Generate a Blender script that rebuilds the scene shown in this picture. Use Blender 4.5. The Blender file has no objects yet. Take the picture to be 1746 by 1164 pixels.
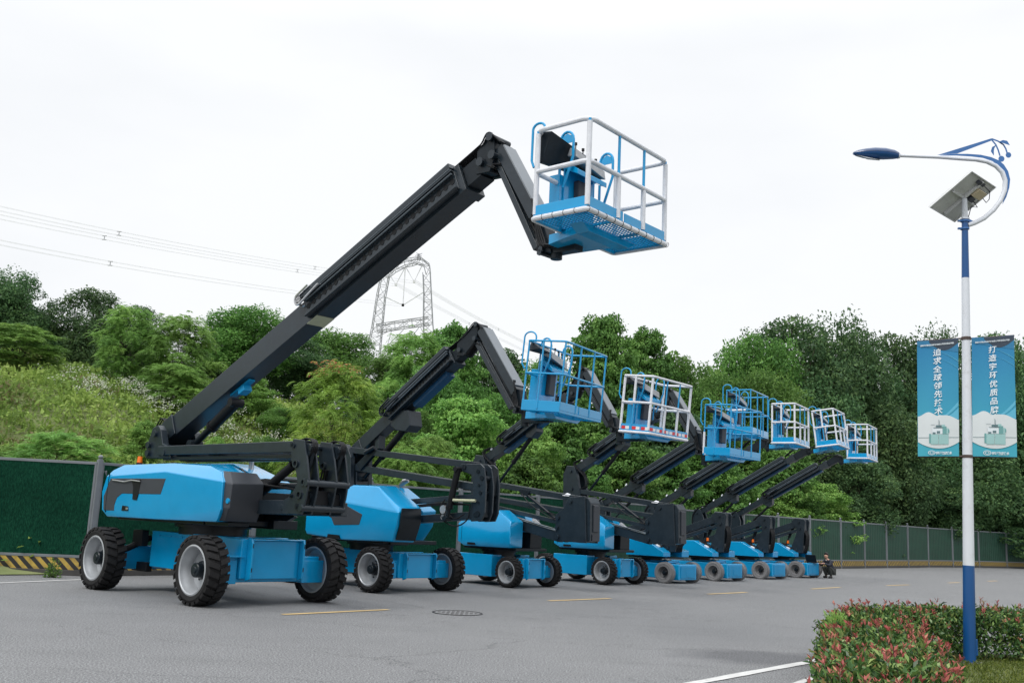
import bpy, bmesh, math, random
import numpy as np
from mathutils import Vector, Matrix
random.seed(7)
rng = np.random.default_rng(11)
R = math.radians
sc = bpy.context.scene
col = sc.collection

# ------------------------------------------------------------------ camera maths
FPX, EYE = 1697.0, 1.6
_up = np.array([.0463, -1, 306.4 / FPX]); _up /= np.linalg.norm(_up)
_f = np.array([0, 0, 1.0]); _Y = _f - _up * (_f @ _up); _Y /= np.linalg.norm(_Y)
_X = np.cross(_Y, _up)
if _X[0] < 0: _X = -_X
def ray(px, py):
    c = np.array([px - 873, py - 582, FPX]); return np.array([c @ _X, c @ _Y, c @ _up])
def gnd(px, py, z=0.0):
    r = ray(px, py); return r * ((z - EYE) / r[2]) + np.array([0, 0, EYE])
def at(px, py, Y):
    r = ray(px, py); return r * (Y / r[1]) + np.array([0, 0, EYE])

cam = bpy.data.cameras.new("camera"); co = bpy.data.objects.new("camera", cam); col.objects.link(co)
right = Vector((_X[0], _Y[0], _up[0])); down = Vector((_X[1], _Y[1], _up[1])); fwd = Vector((_X[2], _Y[2], _up[2]))
m = Matrix((right, -down, -fwd)).transposed().to_4x4(); m.translation = (0, 0, EYE)
co.matrix_world = m
cam.sensor_width = 36; cam.lens = FPX * 36 / 1746; cam.clip_end = 3000; cam.clip_start = .1
sc.camera = co

# ------------------------------------------------------------------ materials
def new_mat(name):
    mt = bpy.data.materials.new(name); mt.use_nodes = True
    nt = mt.node_tree; b = nt.nodes['Principled BSDF']
    return mt, nt, b
def N(nt, t, **kw):
    n = nt.nodes.new(t)
    for k, v in kw.items(): setattr(n, k, v)
    return n
def ramp(nt, stops):
    r = N(nt, 'ShaderNodeValToRGB'); e = r.color_ramp.elements
    while len(e) < len(stops): e.new(.5)
    for i, (p, c) in enumerate(stops): e[i].position = p; e[i].color = (*c, 1)
    return r
def paint(name, c, rough=.35, metal=0.0, var=.12, scale=3.0, dirt=None, bump=0.0, coat=0.0, spec=.5):
    mt, nt, b = new_mat(name); L = nt.links.new
    tc = N(nt, 'ShaderNodeTexCoord'); no = N(nt, 'ShaderNodeTexNoise'); no.inputs['Scale'].default_value = scale
    no.inputs['Detail'].default_value = 8; no.inputs['Roughness'].default_value = .65
    L(tc.outputs['Object'], no.inputs['Vector'])
    lo = tuple(v * (1 - var) for v in c); hi = tuple(min(1, v * (1 + var)) for v in c)
    r = ramp(nt, [(.3, lo), (.7, hi)]); L(no.outputs['Fac'], r.inputs['Fac'])
    out = r.outputs['Color']
    if dirt:
        n2 = N(nt, 'ShaderNodeTexNoise'); n2.inputs['Scale'].default_value = scale * 4; n2.inputs['Detail'].default_value = 10
        n2.inputs['Roughness'].default_value = .75
        L(tc.outputs['Object'], n2.inputs['Vector'])
        r2 = ramp(nt, [(.52, (0, 0, 0)), (.72, (dirt[3],) * 3)]); L(n2.outputs['Fac'], r2.inputs['Fac'])
        mx = N(nt, 'ShaderNodeMixRGB'); L(r2.outputs['Color'], mx.inputs['Fac']); L(out, mx.inputs['Color1'])
        mx.inputs['Color2'].default_value = (*dirt[:3], 1); out = mx.outputs['Color']
    L(out, b.inputs['Base Color'])
    rr = N(nt, 'ShaderNodeMapRange'); L(no.outputs['Fac'], rr.inputs['Value'])
    rr.inputs['To Min'].default_value = rough * .75; rr.inputs['To Max'].default_value = min(1, rough * 1.3)
    L(rr.outputs['Result'], b.inputs['Roughness'])
    b.inputs['Metallic'].default_value = metal; b.inputs['Coat Weight'].default_value = coat
    b.inputs['Coat Roughness'].default_value = .12; b.inputs['Specular IOR Level'].default_value = spec
    if bump:
        bp = N(nt, 'ShaderNodeBump'); bp.inputs['Strength'].default_value = bump; bp.inputs['Distance'].default_value = .01
        n3 = N(nt, 'ShaderNodeTexNoise'); n3.inputs['Scale'].default_value = scale * 20; L(tc.outputs['Object'], n3.inputs['Vector'])
        L(n3.outputs['Fac'], bp.inputs['Height']); L(bp.outputs['Normal'], b.inputs['Normal'])
    return mt
M = {}
M['blue'] = paint('blue_paint', (.003, .278, .56), .18, var=.05, coat=.6, dirt=(.02, .24, .40, .12), spec=.3)
M['pipe'] = paint('slate_pipe_highlight', (.055, .072, .088), .22, var=.1)  # bluish highlights on the pipes, put into a lighter base colour
M['navy_reflection'] = paint('blue_underside_reflection', (.004, .048, .12), .35, var=.1)  # blue reflections under the booms, put into the colour
M['blue_matte'] = paint('blue_steel', (.001, .235, .48), .42, var=.08, dirt=(.04, .17, .33, .2), spec=.3)
M['dark'] = paint('charcoal_paint', (.013, .021, .029), .30, var=.2, dirt=(.04, .052, .062, .3), spec=.48)
M['dark2'] = paint('dark_steel', (.007, .012, .017), .34, var=.25, dirt=(.026, .034, .042, .3), spec=.25)
M['panel'] = paint('charcoal_panel', (.042, .047, .056), .5, var=.1, spec=.3)
M['jibtop'] = paint('grey_jib_paint', (.16, .18, .20), .4, var=.12)
M['black'] = paint('black_rubber_hose', (.006, .007, .009), .5, var=.3, spec=.25)
M['tyre'] = paint('black_tyre_rubber', (.014, .014, .015), .72, var=.25, scale=6, dirt=(.045, .043, .040, .4), bump=.3, spec=.25)
M['tyre_grey'] = paint('grey_tyre_rubber', (.19, .19, .195), .8, var=.12, scale=6, dirt=(.09, .088, .085, .5), bump=.3)
M['rim'] = paint('silver_rim', (.37, .39, .41), .36, metal=.35, var=.1, scale=5, dirt=(.2, .2, .2, .4))
M['foam'] = paint('white_foam_wrap', (.66, .68, .72), .75, var=.1, scale=9, dirt=(.42, .44, .47, .45), bump=.6)
M['orange'] = paint('orange_beacon', (.85, .16, .01), .25, var=.1)
M['steel'] = paint('bright_steel', (.5, .51, .52), .3, metal=.7, var=.15)
M['grey_plastic'] = paint('grey_console_plastic', (.33, .34, .35), .5, var=.15, scale=12)
M['tag'] = paint('pale_tape', (.42, .44, .30), .6, var=.1)
M['tape_red'] = paint('red_reflective_tape', (.6, .03, .035), .4, var=.08)
M['tape_white'] = paint('white_reflective_tape', (.7, .7, .72), .4, var=.05)
M['post'] = paint('grey_fence_steel', (.15, .165, .18), .5, var=.18, dirt=(.1, .1, .1, .4))
M['pole_white'] = paint('white_pole_paint', (.60, .63, .68), .4, var=.04, scale=1.5, dirt=(.36, .36, .35, .5))
M['pole_blue'] = paint('blue_pole_paint', (.006, .066, .215), .3, var=.08, scale=2)
M['orn_blue'] = paint('blue_ornament_paint', (.035, .13, .34), .45, var=.08)
M['panel_back'] = paint('solar_panel_backsheet', (.46, .47, .46), .5, var=.12, scale=4, dirt=(.18, .17, .15, .5))
M['panel_frame'] = paint('aluminium_frame', (.55, .56, .56), .4, metal=.3, var=.08)
M['cells'] = paint('solar_cells', (.01, .015, .05), .15, var=.2)
M['beige'] = paint('beige_box', (.42, .36, .24), .6, var=.1)
M['pylon'] = paint('galvanised_steel', (.27, .28, .30), .6, var=.1)
M['wire'] = paint('aluminium_cable', (.62, .63, .65), .6, var=.05)
M['skin'] = paint('skin', (.42, .24, .17), .5, var=.08)
M['hair'] = paint('black_hair', (.012, .01, .009), .6, var=.2, scale=20)
M['navy'] = paint('navy_cloth', (.018, .022, .035), .85, var=.2, scale=8)
M['trouser'] = paint('dark_green_grey_cloth', (.028, .032, .030), .85, var=.2, scale=8)
M['shirt'] = paint('white_shirt', (.6, .6, .58), .8, var=.08)
M['shoe'] = paint('black_shoe', (.012, .012, .013), .5, var=.2)
M['bark'] = paint('bark', (.07, .055, .042), .9, var=.35, scale=5, bump=.8)
M['line_white'] = paint('white_road_paint', (.52, .52, .51), .8, var=.15, scale=4, dirt=(.22, .22, .22, .75))
M['line_yellow'] = paint('yellow_road_paint', (.50, .36, .16), .8, var=.15, scale=4, dirt=(.24, .22, .19, .8))
M['iron'] = paint('cast_iron', (.15, .152, .156), .7, var=.25, scale=10, bump=.4)
M['kerb'] = paint('dark_kerb_concrete', (.055, .053, .05), .9, var=.3, scale=3)
M['rust'] = paint('rusty_clamp', (.07, .05, .045), .8, var=.3)
M['lamp_navy'] = paint('lamp_shell_paint', (.012, .045, .13), .3, var=.1, coat=.3)
M['lens'] = paint('lamp_glass', (.38, .40, .42), .15, var=.05)

def asphalt():
    mt, nt, b = new_mat('asphalt'); L = nt.links.new
    tc = N(nt, 'ShaderNodeTexCoord')
    def noise(s, d=6, r=.6):
        n = N(nt, 'ShaderNodeTexNoise'); n.inputs['Scale'].default_value = s; n.inputs['Detail'].default_value = d
        n.inputs['Roughness'].default_value = r; L(tc.outputs['Object'], n.inputs['Vector']); return n
    fine = noise(46, 3, .95); r1 = ramp(nt, [(.40, (.058, .060, .061)), (.5, (.153, .156, .159)), (.60, (.315, .319, .323))]); L(fine.outputs['Fac'], r1.inputs['Fac'])
    big = noise(.12, 7, .6); r2 = ramp(nt, [(.3, (.91, .91, .92)), (.7, (1.07, 1.07, 1.07))]); L(big.outputs['Fac'], r2.inputs['Fac'])
    mx = N(nt, 'ShaderNodeMixRGB', blend_type='MULTIPLY'); mx.inputs['Fac'].default_value = 1
    L(r1.outputs['Color'], mx.inputs['Color1']); L(r2.outputs['Color'], mx.inputs['Color2'])
    mid = noise(1.1, 8, .7); r3 = ramp(nt, [(.35, (.95, .95, .95)), (.65, (1.04, 1.04, 1.04))]); L(mid.outputs['Fac'], r3.inputs['Fac'])
    m2 = N(nt, 'ShaderNodeMixRGB', blend_type='MULTIPLY'); m2.inputs['Fac'].default_value = 1
    L(mx.outputs['Color'], m2.inputs['Color1']); L(r3.outputs['Color'], m2.inputs['Color2'])
    # cracks and stains
    mp = N(nt, 'ShaderNodeMapping'); mp.inputs['Scale'].default_value = (.12, .3, 1); mp.inputs['Rotation'].default_value = (0, 0, .5)
    dn = noise(.9, 5, .6); ad = N(nt, 'ShaderNodeMixRGB', blend_type='ADD'); ad.inputs['Fac'].default_value = .9
    L(tc.outputs['Object'], ad.inputs['Color1']); L(dn.outputs['Color'], ad.inputs['Color2']); L(ad.outputs['Color'], mp.inputs['Vector'])
    vo = N(nt, 'ShaderNodeTexVoronoi', feature='DISTANCE_TO_EDGE'); vo.inputs['Scale'].default_value = 1.0; L(mp.outputs['Vector'], vo.inputs['Vector'])
    r4 = ramp(nt, [(.0, (.62, .62, .62)), (.006, (1, 1, 1))]); L(vo.outputs['Distance'], r4.inputs['Fac'])
    m3 = N(nt, 'ShaderNodeMixRGB', blend_type='MULTIPLY'); m3.inputs['Fac'].default_value = .8
    L(m2.outputs['Color'], m3.inputs['Color1']); L(r4.outputs['Color'], m3.inputs['Color2'])
    st = noise(.45, 4, .5); r5 = ramp(nt, [(.63, (1, 1, 1)), (.78, (.80, .80, .81))]); L(st.outputs['Fac'], r5.inputs['Fac'])
    m4 = N(nt, 'ShaderNodeMixRGB', blend_type='MULTIPLY'); m4.inputs['Fac'].default_value = 1
    L(m3.outputs['Color'], m4.inputs['Color1']); L(r5.outputs['Color'], m4.inputs['Color2'])
    # a damp, darker area by the white line, and long faint tyre scuffs
    gx, gy, _ = gnd(1300, 1122); mq = N(nt, 'ShaderNodeMapping'); mq.inputs['Location'].default_value = (-gx / 1.5, -gy / .9, 0); mq.inputs['Scale'].default_value = (1 / 1.5, 1 / .9, 1)
    wn = noise(1.6, 6, .7); wa = N(nt, 'ShaderNodeMixRGB', blend_type='ADD'); wa.inputs['Fac'].default_value = 1.2; L(mq.outputs['Vector'], wa.inputs['Color1']); L(wn.outputs['Color'], wa.inputs['Color2'])
    sb = N(nt, 'ShaderNodeVectorMath', operation='SUBTRACT'); L(wa.outputs['Color'], sb.inputs[0]); sb.inputs[1].default_value = (.6, .6, .6); L(tc.outputs['Object'], mq.inputs['Vector'])
    ln = N(nt, 'ShaderNodeVectorMath', operation='LENGTH'); L(sb.outputs['Vector'], ln.inputs[0]); r6 = ramp(nt, [(.55, (.66, .66, .68)), (1.0, (1, 1, 1))]); L(ln.outputs['Value'], r6.inputs['Fac'])
    m5 = N(nt, 'ShaderNodeMixRGB', blend_type='MULTIPLY'); m5.inputs['Fac'].default_value = 1; L(m4.outputs['Color'], m5.inputs['Color1']); L(r6.outputs['Color'], m5.inputs['Color2'])
    ms = N(nt, 'ShaderNodeMapping'); ms.inputs['Rotation'].default_value = (0, 0, R(-38)); ms.inputs['Scale'].default_value = (.10, 2.2, 1); L(tc.outputs['Object'], ms.inputs['Vector'])
    sn = N(nt, 'ShaderNodeTexNoise'); sn.inputs['Scale'].default_value = 1.0; sn.inputs['Detail'].default_value = 6; L(ms.outputs['Vector'], sn.inputs['Vector']); r7 = ramp(nt, [(.58, (1, 1, 1)), (.76, (.92, .92, .92))]); L(sn.outputs['Fac'], r7.inputs['Fac'])
    m6 = N(nt, 'ShaderNodeMixRGB', blend_type='MULTIPLY'); m6.inputs['Fac'].default_value = 1; L(m5.outputs['Color'], m6.inputs['Color1']); L(r7.outputs['Color'], m6.inputs['Color2'])
    L(m6.outputs['Color'], b.inputs['Base Color']); b.inputs['Roughness'].default_value = .85; b.inputs['Specular IOR Level'].default_value = .25
    bp = N(nt, 'ShaderNodeBump'); bp.inputs['Strength'].default_value = .25; bp.inputs['Distance'].default_value = .004
    L(fine.outputs['Fac'], bp.inputs['Height']); L(bp.outputs['Normal'], b.inputs['Normal'])
    return mt
M['asphalt'] = asphalt()
M['asphalt_patch'] = paint('darker_asphalt', (.125, .127, .132), .8, var=.45, scale=26, bump=.6)

def leafmat(name, stops, trans=.38, rough=.5):
    """stops: colour by a random number stored on each leaf"""
    mt, nt, b = new_mat(name); L = nt.links.new
    a = N(nt, 'ShaderNodeAttribute', attribute_name='rnd')
    oi = N(nt, 'ShaderNodeObjectInfo')
    r = ramp(nt, stops); L(a.outputs['Fac'], r.inputs['Fac'])
    hs = N(nt, 'ShaderNodeHueSaturation')
    mr = N(nt, 'ShaderNodeMapRange'); L(oi.outputs['Random'], mr.inputs['Value'])
    mr.inputs['To Min'].default_value = .82; mr.inputs['To Max'].default_value = 1.16
    mh = N(nt, 'ShaderNodeMapRange'); L(oi.outputs['Random'], mh.inputs['Value'])
    mh.inputs['To Min'].default_value = .49; mh.inputs['To Max'].default_value = .51
    L(mr.outputs['Result'], hs.inputs['Value']); L(mh.outputs['Result'], hs.inputs['Hue']); L(r.outputs['Color'], hs.inputs['Color'])
    L(hs.outputs['Color'], b.inputs['Base Color']); b.inputs['Roughness'].default_value = rough
    b.inputs['Specular IOR Level'].default_value = .18
    tr = N(nt, 'ShaderNodeBsdfTranslucent'); L(hs.outputs['Color'], tr.inputs['Color'])
    mx = N(nt, 'ShaderNodeMixShader'); mx.inputs['Fac'].default_value = trans
    L(b.outputs['BSDF'], mx.inputs[1]); L(tr.outputs['BSDF'], mx.inputs[2])
    L(mx.outputs['Shader'], nt.nodes['Material Output'].inputs['Surface'])
    return mt
M['leaf_dark'] = leafmat('dark_leaves', [(0, (.034, .080, .036)), (.5, (.082, .164, .064)), (.85, (.150, .255, .090)), (1, (.21, .32, .12))])
M['leaf_mid'] = leafmat('mid_green_leaves', [(0, (.050, .120, .032)), (.5, (.112, .24, .054)), (.85, (.18, .335, .078)), (1, (.26, .42, .115))])
M['leaf_light'] = leafmat('light_green_leaves', [(0, (.085, .19, .045)), (.5, (.18, .345, .075)), (.85, (.27, .45, .105)), (1, (.37, .53, .16))])
M['leaf_redtip'] = leafmat('red_tipped_leaves', [(0, (.10, .20, .04)), (.45, (.22, .40, .065)), (.82, (.36, .54, .11)), (.86, (.45, .40, .12)), (.92, (.60, .28, .13)), (1, (.66, .22, .13))])
M['weed'] = leafmat('weed_leaves', [(0, (.17, .15, .07)), (.13, (.22, .21, .09)), (.26, (.15, .25, .06)), (.65, (.29, .42, .095)), (.88, (.40, .52, .15)), (1, (.50, .53, .25))])
M['flower'] = leafmat('white_wildflowers', [(0, (.55, .60, .45)), (1, (.85, .88, .78))])
M['hedge_leaf'] = leafmat('photinia_green_leaves', [(0, (.026, .074, .028)), (.4, (.075, .170, .048)), (.75, (.16, .29, .075)), (1, (.32, .42, .14))], .2, .24)
M['hedge_mid'] = leafmat('photinia_bronze_leaves', [(0, (.10, .13, .035)), (.5, (.20, .17, .06)), (1, (.26, .13, .06))], .25, .35)
M['hedge_red'] = leafmat('photinia_red_leaves', [(0, (.30, .07, .06)), (.5, (.46, .14, .11)), (.85, (.55, .25, .16)), (1, (.50, .38, .16))], .25, .35)
M['grass'] = leafmat('grass', [(0, (.06, .085, .02)), (.5, (.12, .16, .03)), (1, (.2, .22, .05))], .3, .7)

def soil(name, c1, c2, s):
    mt, nt, b = new_mat(name); L = nt.links.new
    tc = N(nt, 'ShaderNodeTexCoord'); n = N(nt, 'ShaderNodeTexNoise'); n.inputs['Scale'].default_value = s; n.inputs['Detail'].default_value = 9; n.inputs['Roughness'].default_value = .7
    L(tc.outputs['Object'], n.inputs['Vector']); r = ramp(nt, [(.3, c1), (.7, c2)]); L(n.outputs['Fac'], r.inputs['Fac'])
    L(r.outputs['Color'], b.inputs['Base Color']); b.inputs['Roughness'].default_value = .95
    return mt
M['hill'] = soil('hillside_soil', (.12, .16, .05), (.22, .24, .11), 1.3)
M['lawn'] = soil('lawn_soil', (.05, .07, .015), (.11, .13, .03), 6)

def turf():
    mt, nt, b = new_mat('green_turf_cladding'); L = nt.links.new
    tc = N(nt, 'ShaderNodeTexCoord')
    n = N(nt, 'ShaderNodeTexNoise'); n.inputs['Scale'].default_value = 38; n.inputs['Detail'].default_value = 5; n.inputs['Roughness'].default_value = .85
    mp = N(nt, 'ShaderNodeMapping'); mp.inputs['Scale'].default_value = (1, 1, .35); L(tc.outputs['Object'], mp.inputs['Vector']); L(mp.outputs['Vector'], n.inputs['Vector'])
    r = ramp(nt, [(.34, (.001, .017, .010)), (.5, (.004, .040, .023)), (.68, (.012, .078, .042))]); L(n.outputs['Fac'], r.inputs['Fac'])
    n2 = N(nt, 'ShaderNodeTexNoise'); n2.inputs['Scale'].default_value = .9; n2.inputs['Detail'].default_value = 5; L(tc.outputs['Object'], n2.inputs['Vector'])
    r2 = ramp(nt, [(.3, (.75, .8, .8)), (.7, (1.35, 1.25, 1.25))]); L(n2.outputs['Fac'], r2.inputs['Fac'])
    mx = N(nt, 'ShaderNodeMixRGB', blend_type='MULTIPLY'); mx.inputs['Fac'].default_value = 1; L(r.outputs['Color'], mx.inputs['Color1']); L(r2.outputs['Color'], mx.inputs['Color2'])
    L(mx.outputs['Color'], b.inputs['Base Color']); b.inputs['Roughness'].default_value = .9; b.inputs['Specular IOR Level'].default_value = .08
    bp = N(nt, 'ShaderNodeBump'); bp.inputs['Strength'].default_value = .9; bp.inputs['Distance'].default_value = .03
    L(n.outputs['Fac'], bp.inputs['Height']); L(bp.outputs['Normal'], b.inputs['Normal'])
    return mt
M['turf'] = turf()
M['rib'] = paint('ribbed_green_sheet', (.020, .060, .040), .6, var=.3, scale=2.0, dirt=(.045, .075, .06, .4), spec=.2)
def hazard():
    mt, nt, b = new_mat('hazard_stripes'); L = nt.links.new
    tc = N(nt, 'ShaderNodeTexCoord'); sp = N(nt, 'ShaderNodeSeparateXYZ'); L(tc.outputs['Object'], sp.inputs['Vector'])
    ad = N(nt, 'ShaderNodeMath', operation='ADD'); L(sp.outputs['X'], ad.inputs[0]); L(sp.outputs['Z'], ad.inputs[1])
    mu = N(nt, 'ShaderNodeMath', operation='MULTIPLY'); L(ad.outputs[0], mu.inputs[0]); mu.inputs[1].default_value = 4.2
    fr = N(nt, 'ShaderNodeMath', operation='FRACT'); L(mu.outputs[0], fr.inputs[0])
    gt = N(nt, 'ShaderNodeMath', operation='GREATER_THAN'); L(fr.outputs[0], gt.inputs[0]); gt.inputs[1].default_value = .5
    n = N(nt, 'ShaderNodeTexNoise'); n.inputs['Scale'].default_value = 9; n.inputs['Detail'].default_value = 8; L(tc.outputs['Object'], n.inputs['Vector'])
    ry = ramp(nt, [(.35, (.30, .20, .05)), (.6, (.46, .32, .06))]); L(n.outputs['Fac'], ry.inputs['Fac'])
    mx = N(nt, 'ShaderNodeMixRGB'); L(gt.outputs[0], mx.inputs['Fac']); mx.inputs['Color1'].default_value = (.018, .018, .018, 1); L(ry.outputs['Color'], mx.inputs['Color2'])
    L(mx.outputs['Color'], b.inputs['Base Color']); b.inputs['Roughness'].default_value = .7
    return mt
M['hazard'] = hazard()

# ------------------------------------------------------------------ mesh helpers
def tag(o, label=None, cat=None, group=None, kind=None):
    if label: o['label'] = label
    if cat: o['category'] = cat
    if group: o['group'] = group
    if kind: o['kind'] = kind
    return o
def empty(name, loc, rz=0, label=None, cat=None, group=None):
    o = bpy.data.objects.new(name, None); o.empty_display_size = .3; col.objects.link(o)
    o.location = loc; o.rotation_euler = (0, 0, rz); tag(o, label, cat, group); return o

class MB:
    def __init__(s): s.v = []; s.f = []
    def add(s, vs, fs):
        n = len(s.v); s.v += [tuple(map(float, p)) for p in vs]; s.f += [tuple(i + n for i in f) for f in fs]; return s
    def box(s, x0, x1, y0, y1, z0, z1):
        return s.add([(x, y, z) for x in (x0, x1) for y in (y0, y1) for z in (z0, z1)],
                     [(0, 1, 3, 2), (4, 6, 7, 5), (0, 4, 5, 1), (2, 3, 7, 6), (0, 2, 6, 4), (1, 5, 7, 3)])
    def prism(s, pts, y0, y1):
        n = len(pts); vs = [(x, y0, z) for x, z in pts] + [(x, y1, z) for x, z in pts]
        return s.add(vs, [tuple(range(n)), tuple(range(2 * n - 1, n - 1, -1))] + [(i, i + n, (i + 1) % n + n, (i + 1) % n) for i in range(n)])
    def prism_x(s, pts, x0, x1):
        n = len(pts); vs = [(x0, y, z) for y, z in pts] + [(x1, y, z) for y, z in pts]
        return s.add(vs, [tuple(range(n)), tuple(range(2 * n - 1, n - 1, -1))] + [(i, i + n, (i + 1) % n + n, (i + 1) % n) for i in range(n)])
    def beam(s, p0, p1, h, y0, y1, h1=None):
        h1 = h if h1 is None else h1
        dx, dz = p1[0] - p0[0], p1[1] - p0[1]; l = math.hypot(dx, dz); nx, nz = -dz / l, dx / l
        return s.prism([(p0[0] + nx * h / 2, p0[1] + nz * h / 2), (p1[0] + nx * h1 / 2, p1[1] + nz * h1 / 2),
                        (p1[0] - nx * h1 / 2, p1[1] - nz * h1 / 2), (p0[0] - nx * h / 2, p0[1] - nz * h / 2)], y0, y1)
    def bar(s, p0, p1, w, h):
        p0, p1 = Vector(p0), Vector(p1); d = (p1 - p0).normalized()
        a = d.cross(Vector((0, 0, 1)));  a = Vector((1, 0, 0)) if a.length < 1e-3 else a.normalized()
        b = a.cross(d).normalized(); vs = []
        for p in (p0, p1):
            for u, v in ((-1, -1), (1, -1), (1, 1), (-1, 1)): vs.append(p + a * u * w / 2 + b * v * h / 2)
        return s.add(vs, [(0, 1, 2, 3), (7, 6, 5, 4), (0, 4, 5, 1), (1, 5, 6, 2), (2, 6, 7, 3), (3, 7, 4, 0)])
    def tube(s, pts, r, seg=8, closed=False):
        pts = [Vector(p) for p in pts]; n = len(pts); rs = r if isinstance(r, (list, tuple)) else [r] * n
        vs = []; up = None
        for i, p in enumerate(pts):
            if closed: t = pts[(i + 1) % n] - pts[i - 1]
            else: t = pts[min(i + 1, n - 1)] - pts[max(i - 1, 0)]
            t = t.normalized() if t.length > 1e-9 else Vector((0, 0, 1))
            if up is None: up = t.orthogonal().normalized()
            a = (up - t * up.dot(t)); a = a.normalized() if a.length > 1e-6 else t.orthogonal().normalized(); up = a
            b = t.cross(a)
            for k in range(seg):
                an = 2 * math.pi * k / seg; vs.append(p + (a * math.cos(an) + b * math.sin(an)) * rs[i])
        fs = []
        for i in range(n if closed else n - 1):
            j = (i + 1) % n
            for k in range(seg): fs.append((i * seg + k, i * seg + (k + 1) % seg, j * seg + (k + 1) % seg, j * seg + k))
        if not closed: fs += [tuple(range(seg - 1, -1, -1)), tuple((n - 1) * seg + k for k in range(seg))]
        return s.add(vs, fs)
    def cyl(s, p0, p1, r, seg=16, r1=None): return s.tube([p0, p1], [r, r if r1 is None else r1], seg)
    def lathe_y(s, prof, c, seg=32):
        """closed profile of (radius, y) turned about the y axis through c=(x,y,z)"""
        n = len(prof); vs = []
        for k in range(seg):
            a = 2 * math.pi * k / seg
            for r, y in prof: vs.append((c[0] + r * math.cos(a), c[1] + y, c[2] + r * math.sin(a)))
        fs = []
        for k in range(seg):
            j = (k + 1) % seg
            for i in range(n): fs.append((k * n + i, k * n + (i + 1) % n, j * n + (i + 1) % n, j * n + i))
        return s.add(vs, fs)
    def hull(s, pts):
        bm = bmesh.new(); [bm.verts.new(p) for p in pts]; bm.verts.ensure_lookup_table()
        r = bmesh.ops.convex_hull(bm, input=bm.verts); bmesh.ops.delete(bm, geom=[g for g in r['geom_interior'] if isinstance(g, bmesh.types.BMVert)], context='VERTS')
        bmesh.ops.dissolve_limit(bm, angle_limit=R(2), verts=bm.verts, edges=bm.edges)
        bm.verts.index_update()
        s.add([v.co[:] for v in bm.verts], [tuple(v.index for v in f.verts) for f in bm.faces]); bm.free(); return s
    def mesh(s, name, smooth=35):
        me = bpy.data.meshes.new(name); me.from_pydata(s.v, [], s.f)
        bm = bmesh.new(); bm.from_mesh(me); bmesh.ops.recalc_face_normals(bm, faces=bm.faces); bm.to_mesh(me); bm.free()
        if smooth:
            me.polygons.foreach_set('use_smooth', [True] * len(me.polygons)); me.set_sharp_from_angle(angle=R(smooth))
        return me
def put(name, mb, mat, parent=None, bevel=0, label=None, smooth=35, seg=2, **kw):
    me = mb.mesh(name, smooth) if isinstance(mb, MB) else mb
    if mat is not None and not me.materials: me.materials.append(M[mat] if isinstance(mat, str) else mat)
    o = bpy.data.objects.new(name, me); col.objects.link(o)
    if parent: o.parent = parent
    if bevel:
        b = o.modifiers.new('bevel', 'BEVEL'); b.width = bevel; b.segments = seg; b.limit_method = 'ANGLE'; b.angle_limit = R(25); b.harden_normals = True
    tag(o, label, **kw); return o
def copy_tree(o, parent=None):
    c = o.copy(); col.objects.link(c); c.parent = parent
    for ch in list(o.children): copy_tree(ch, c)
    return c
def arc(c, r, a0, a1, n, f):
    return [f(c[0] + r * math.cos(R(a0 + (a1 - a0) * i / n)), c[1] + r * math.sin(R(a0 + (a1 - a0) * i / n))) for i in range(n + 1)]

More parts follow.
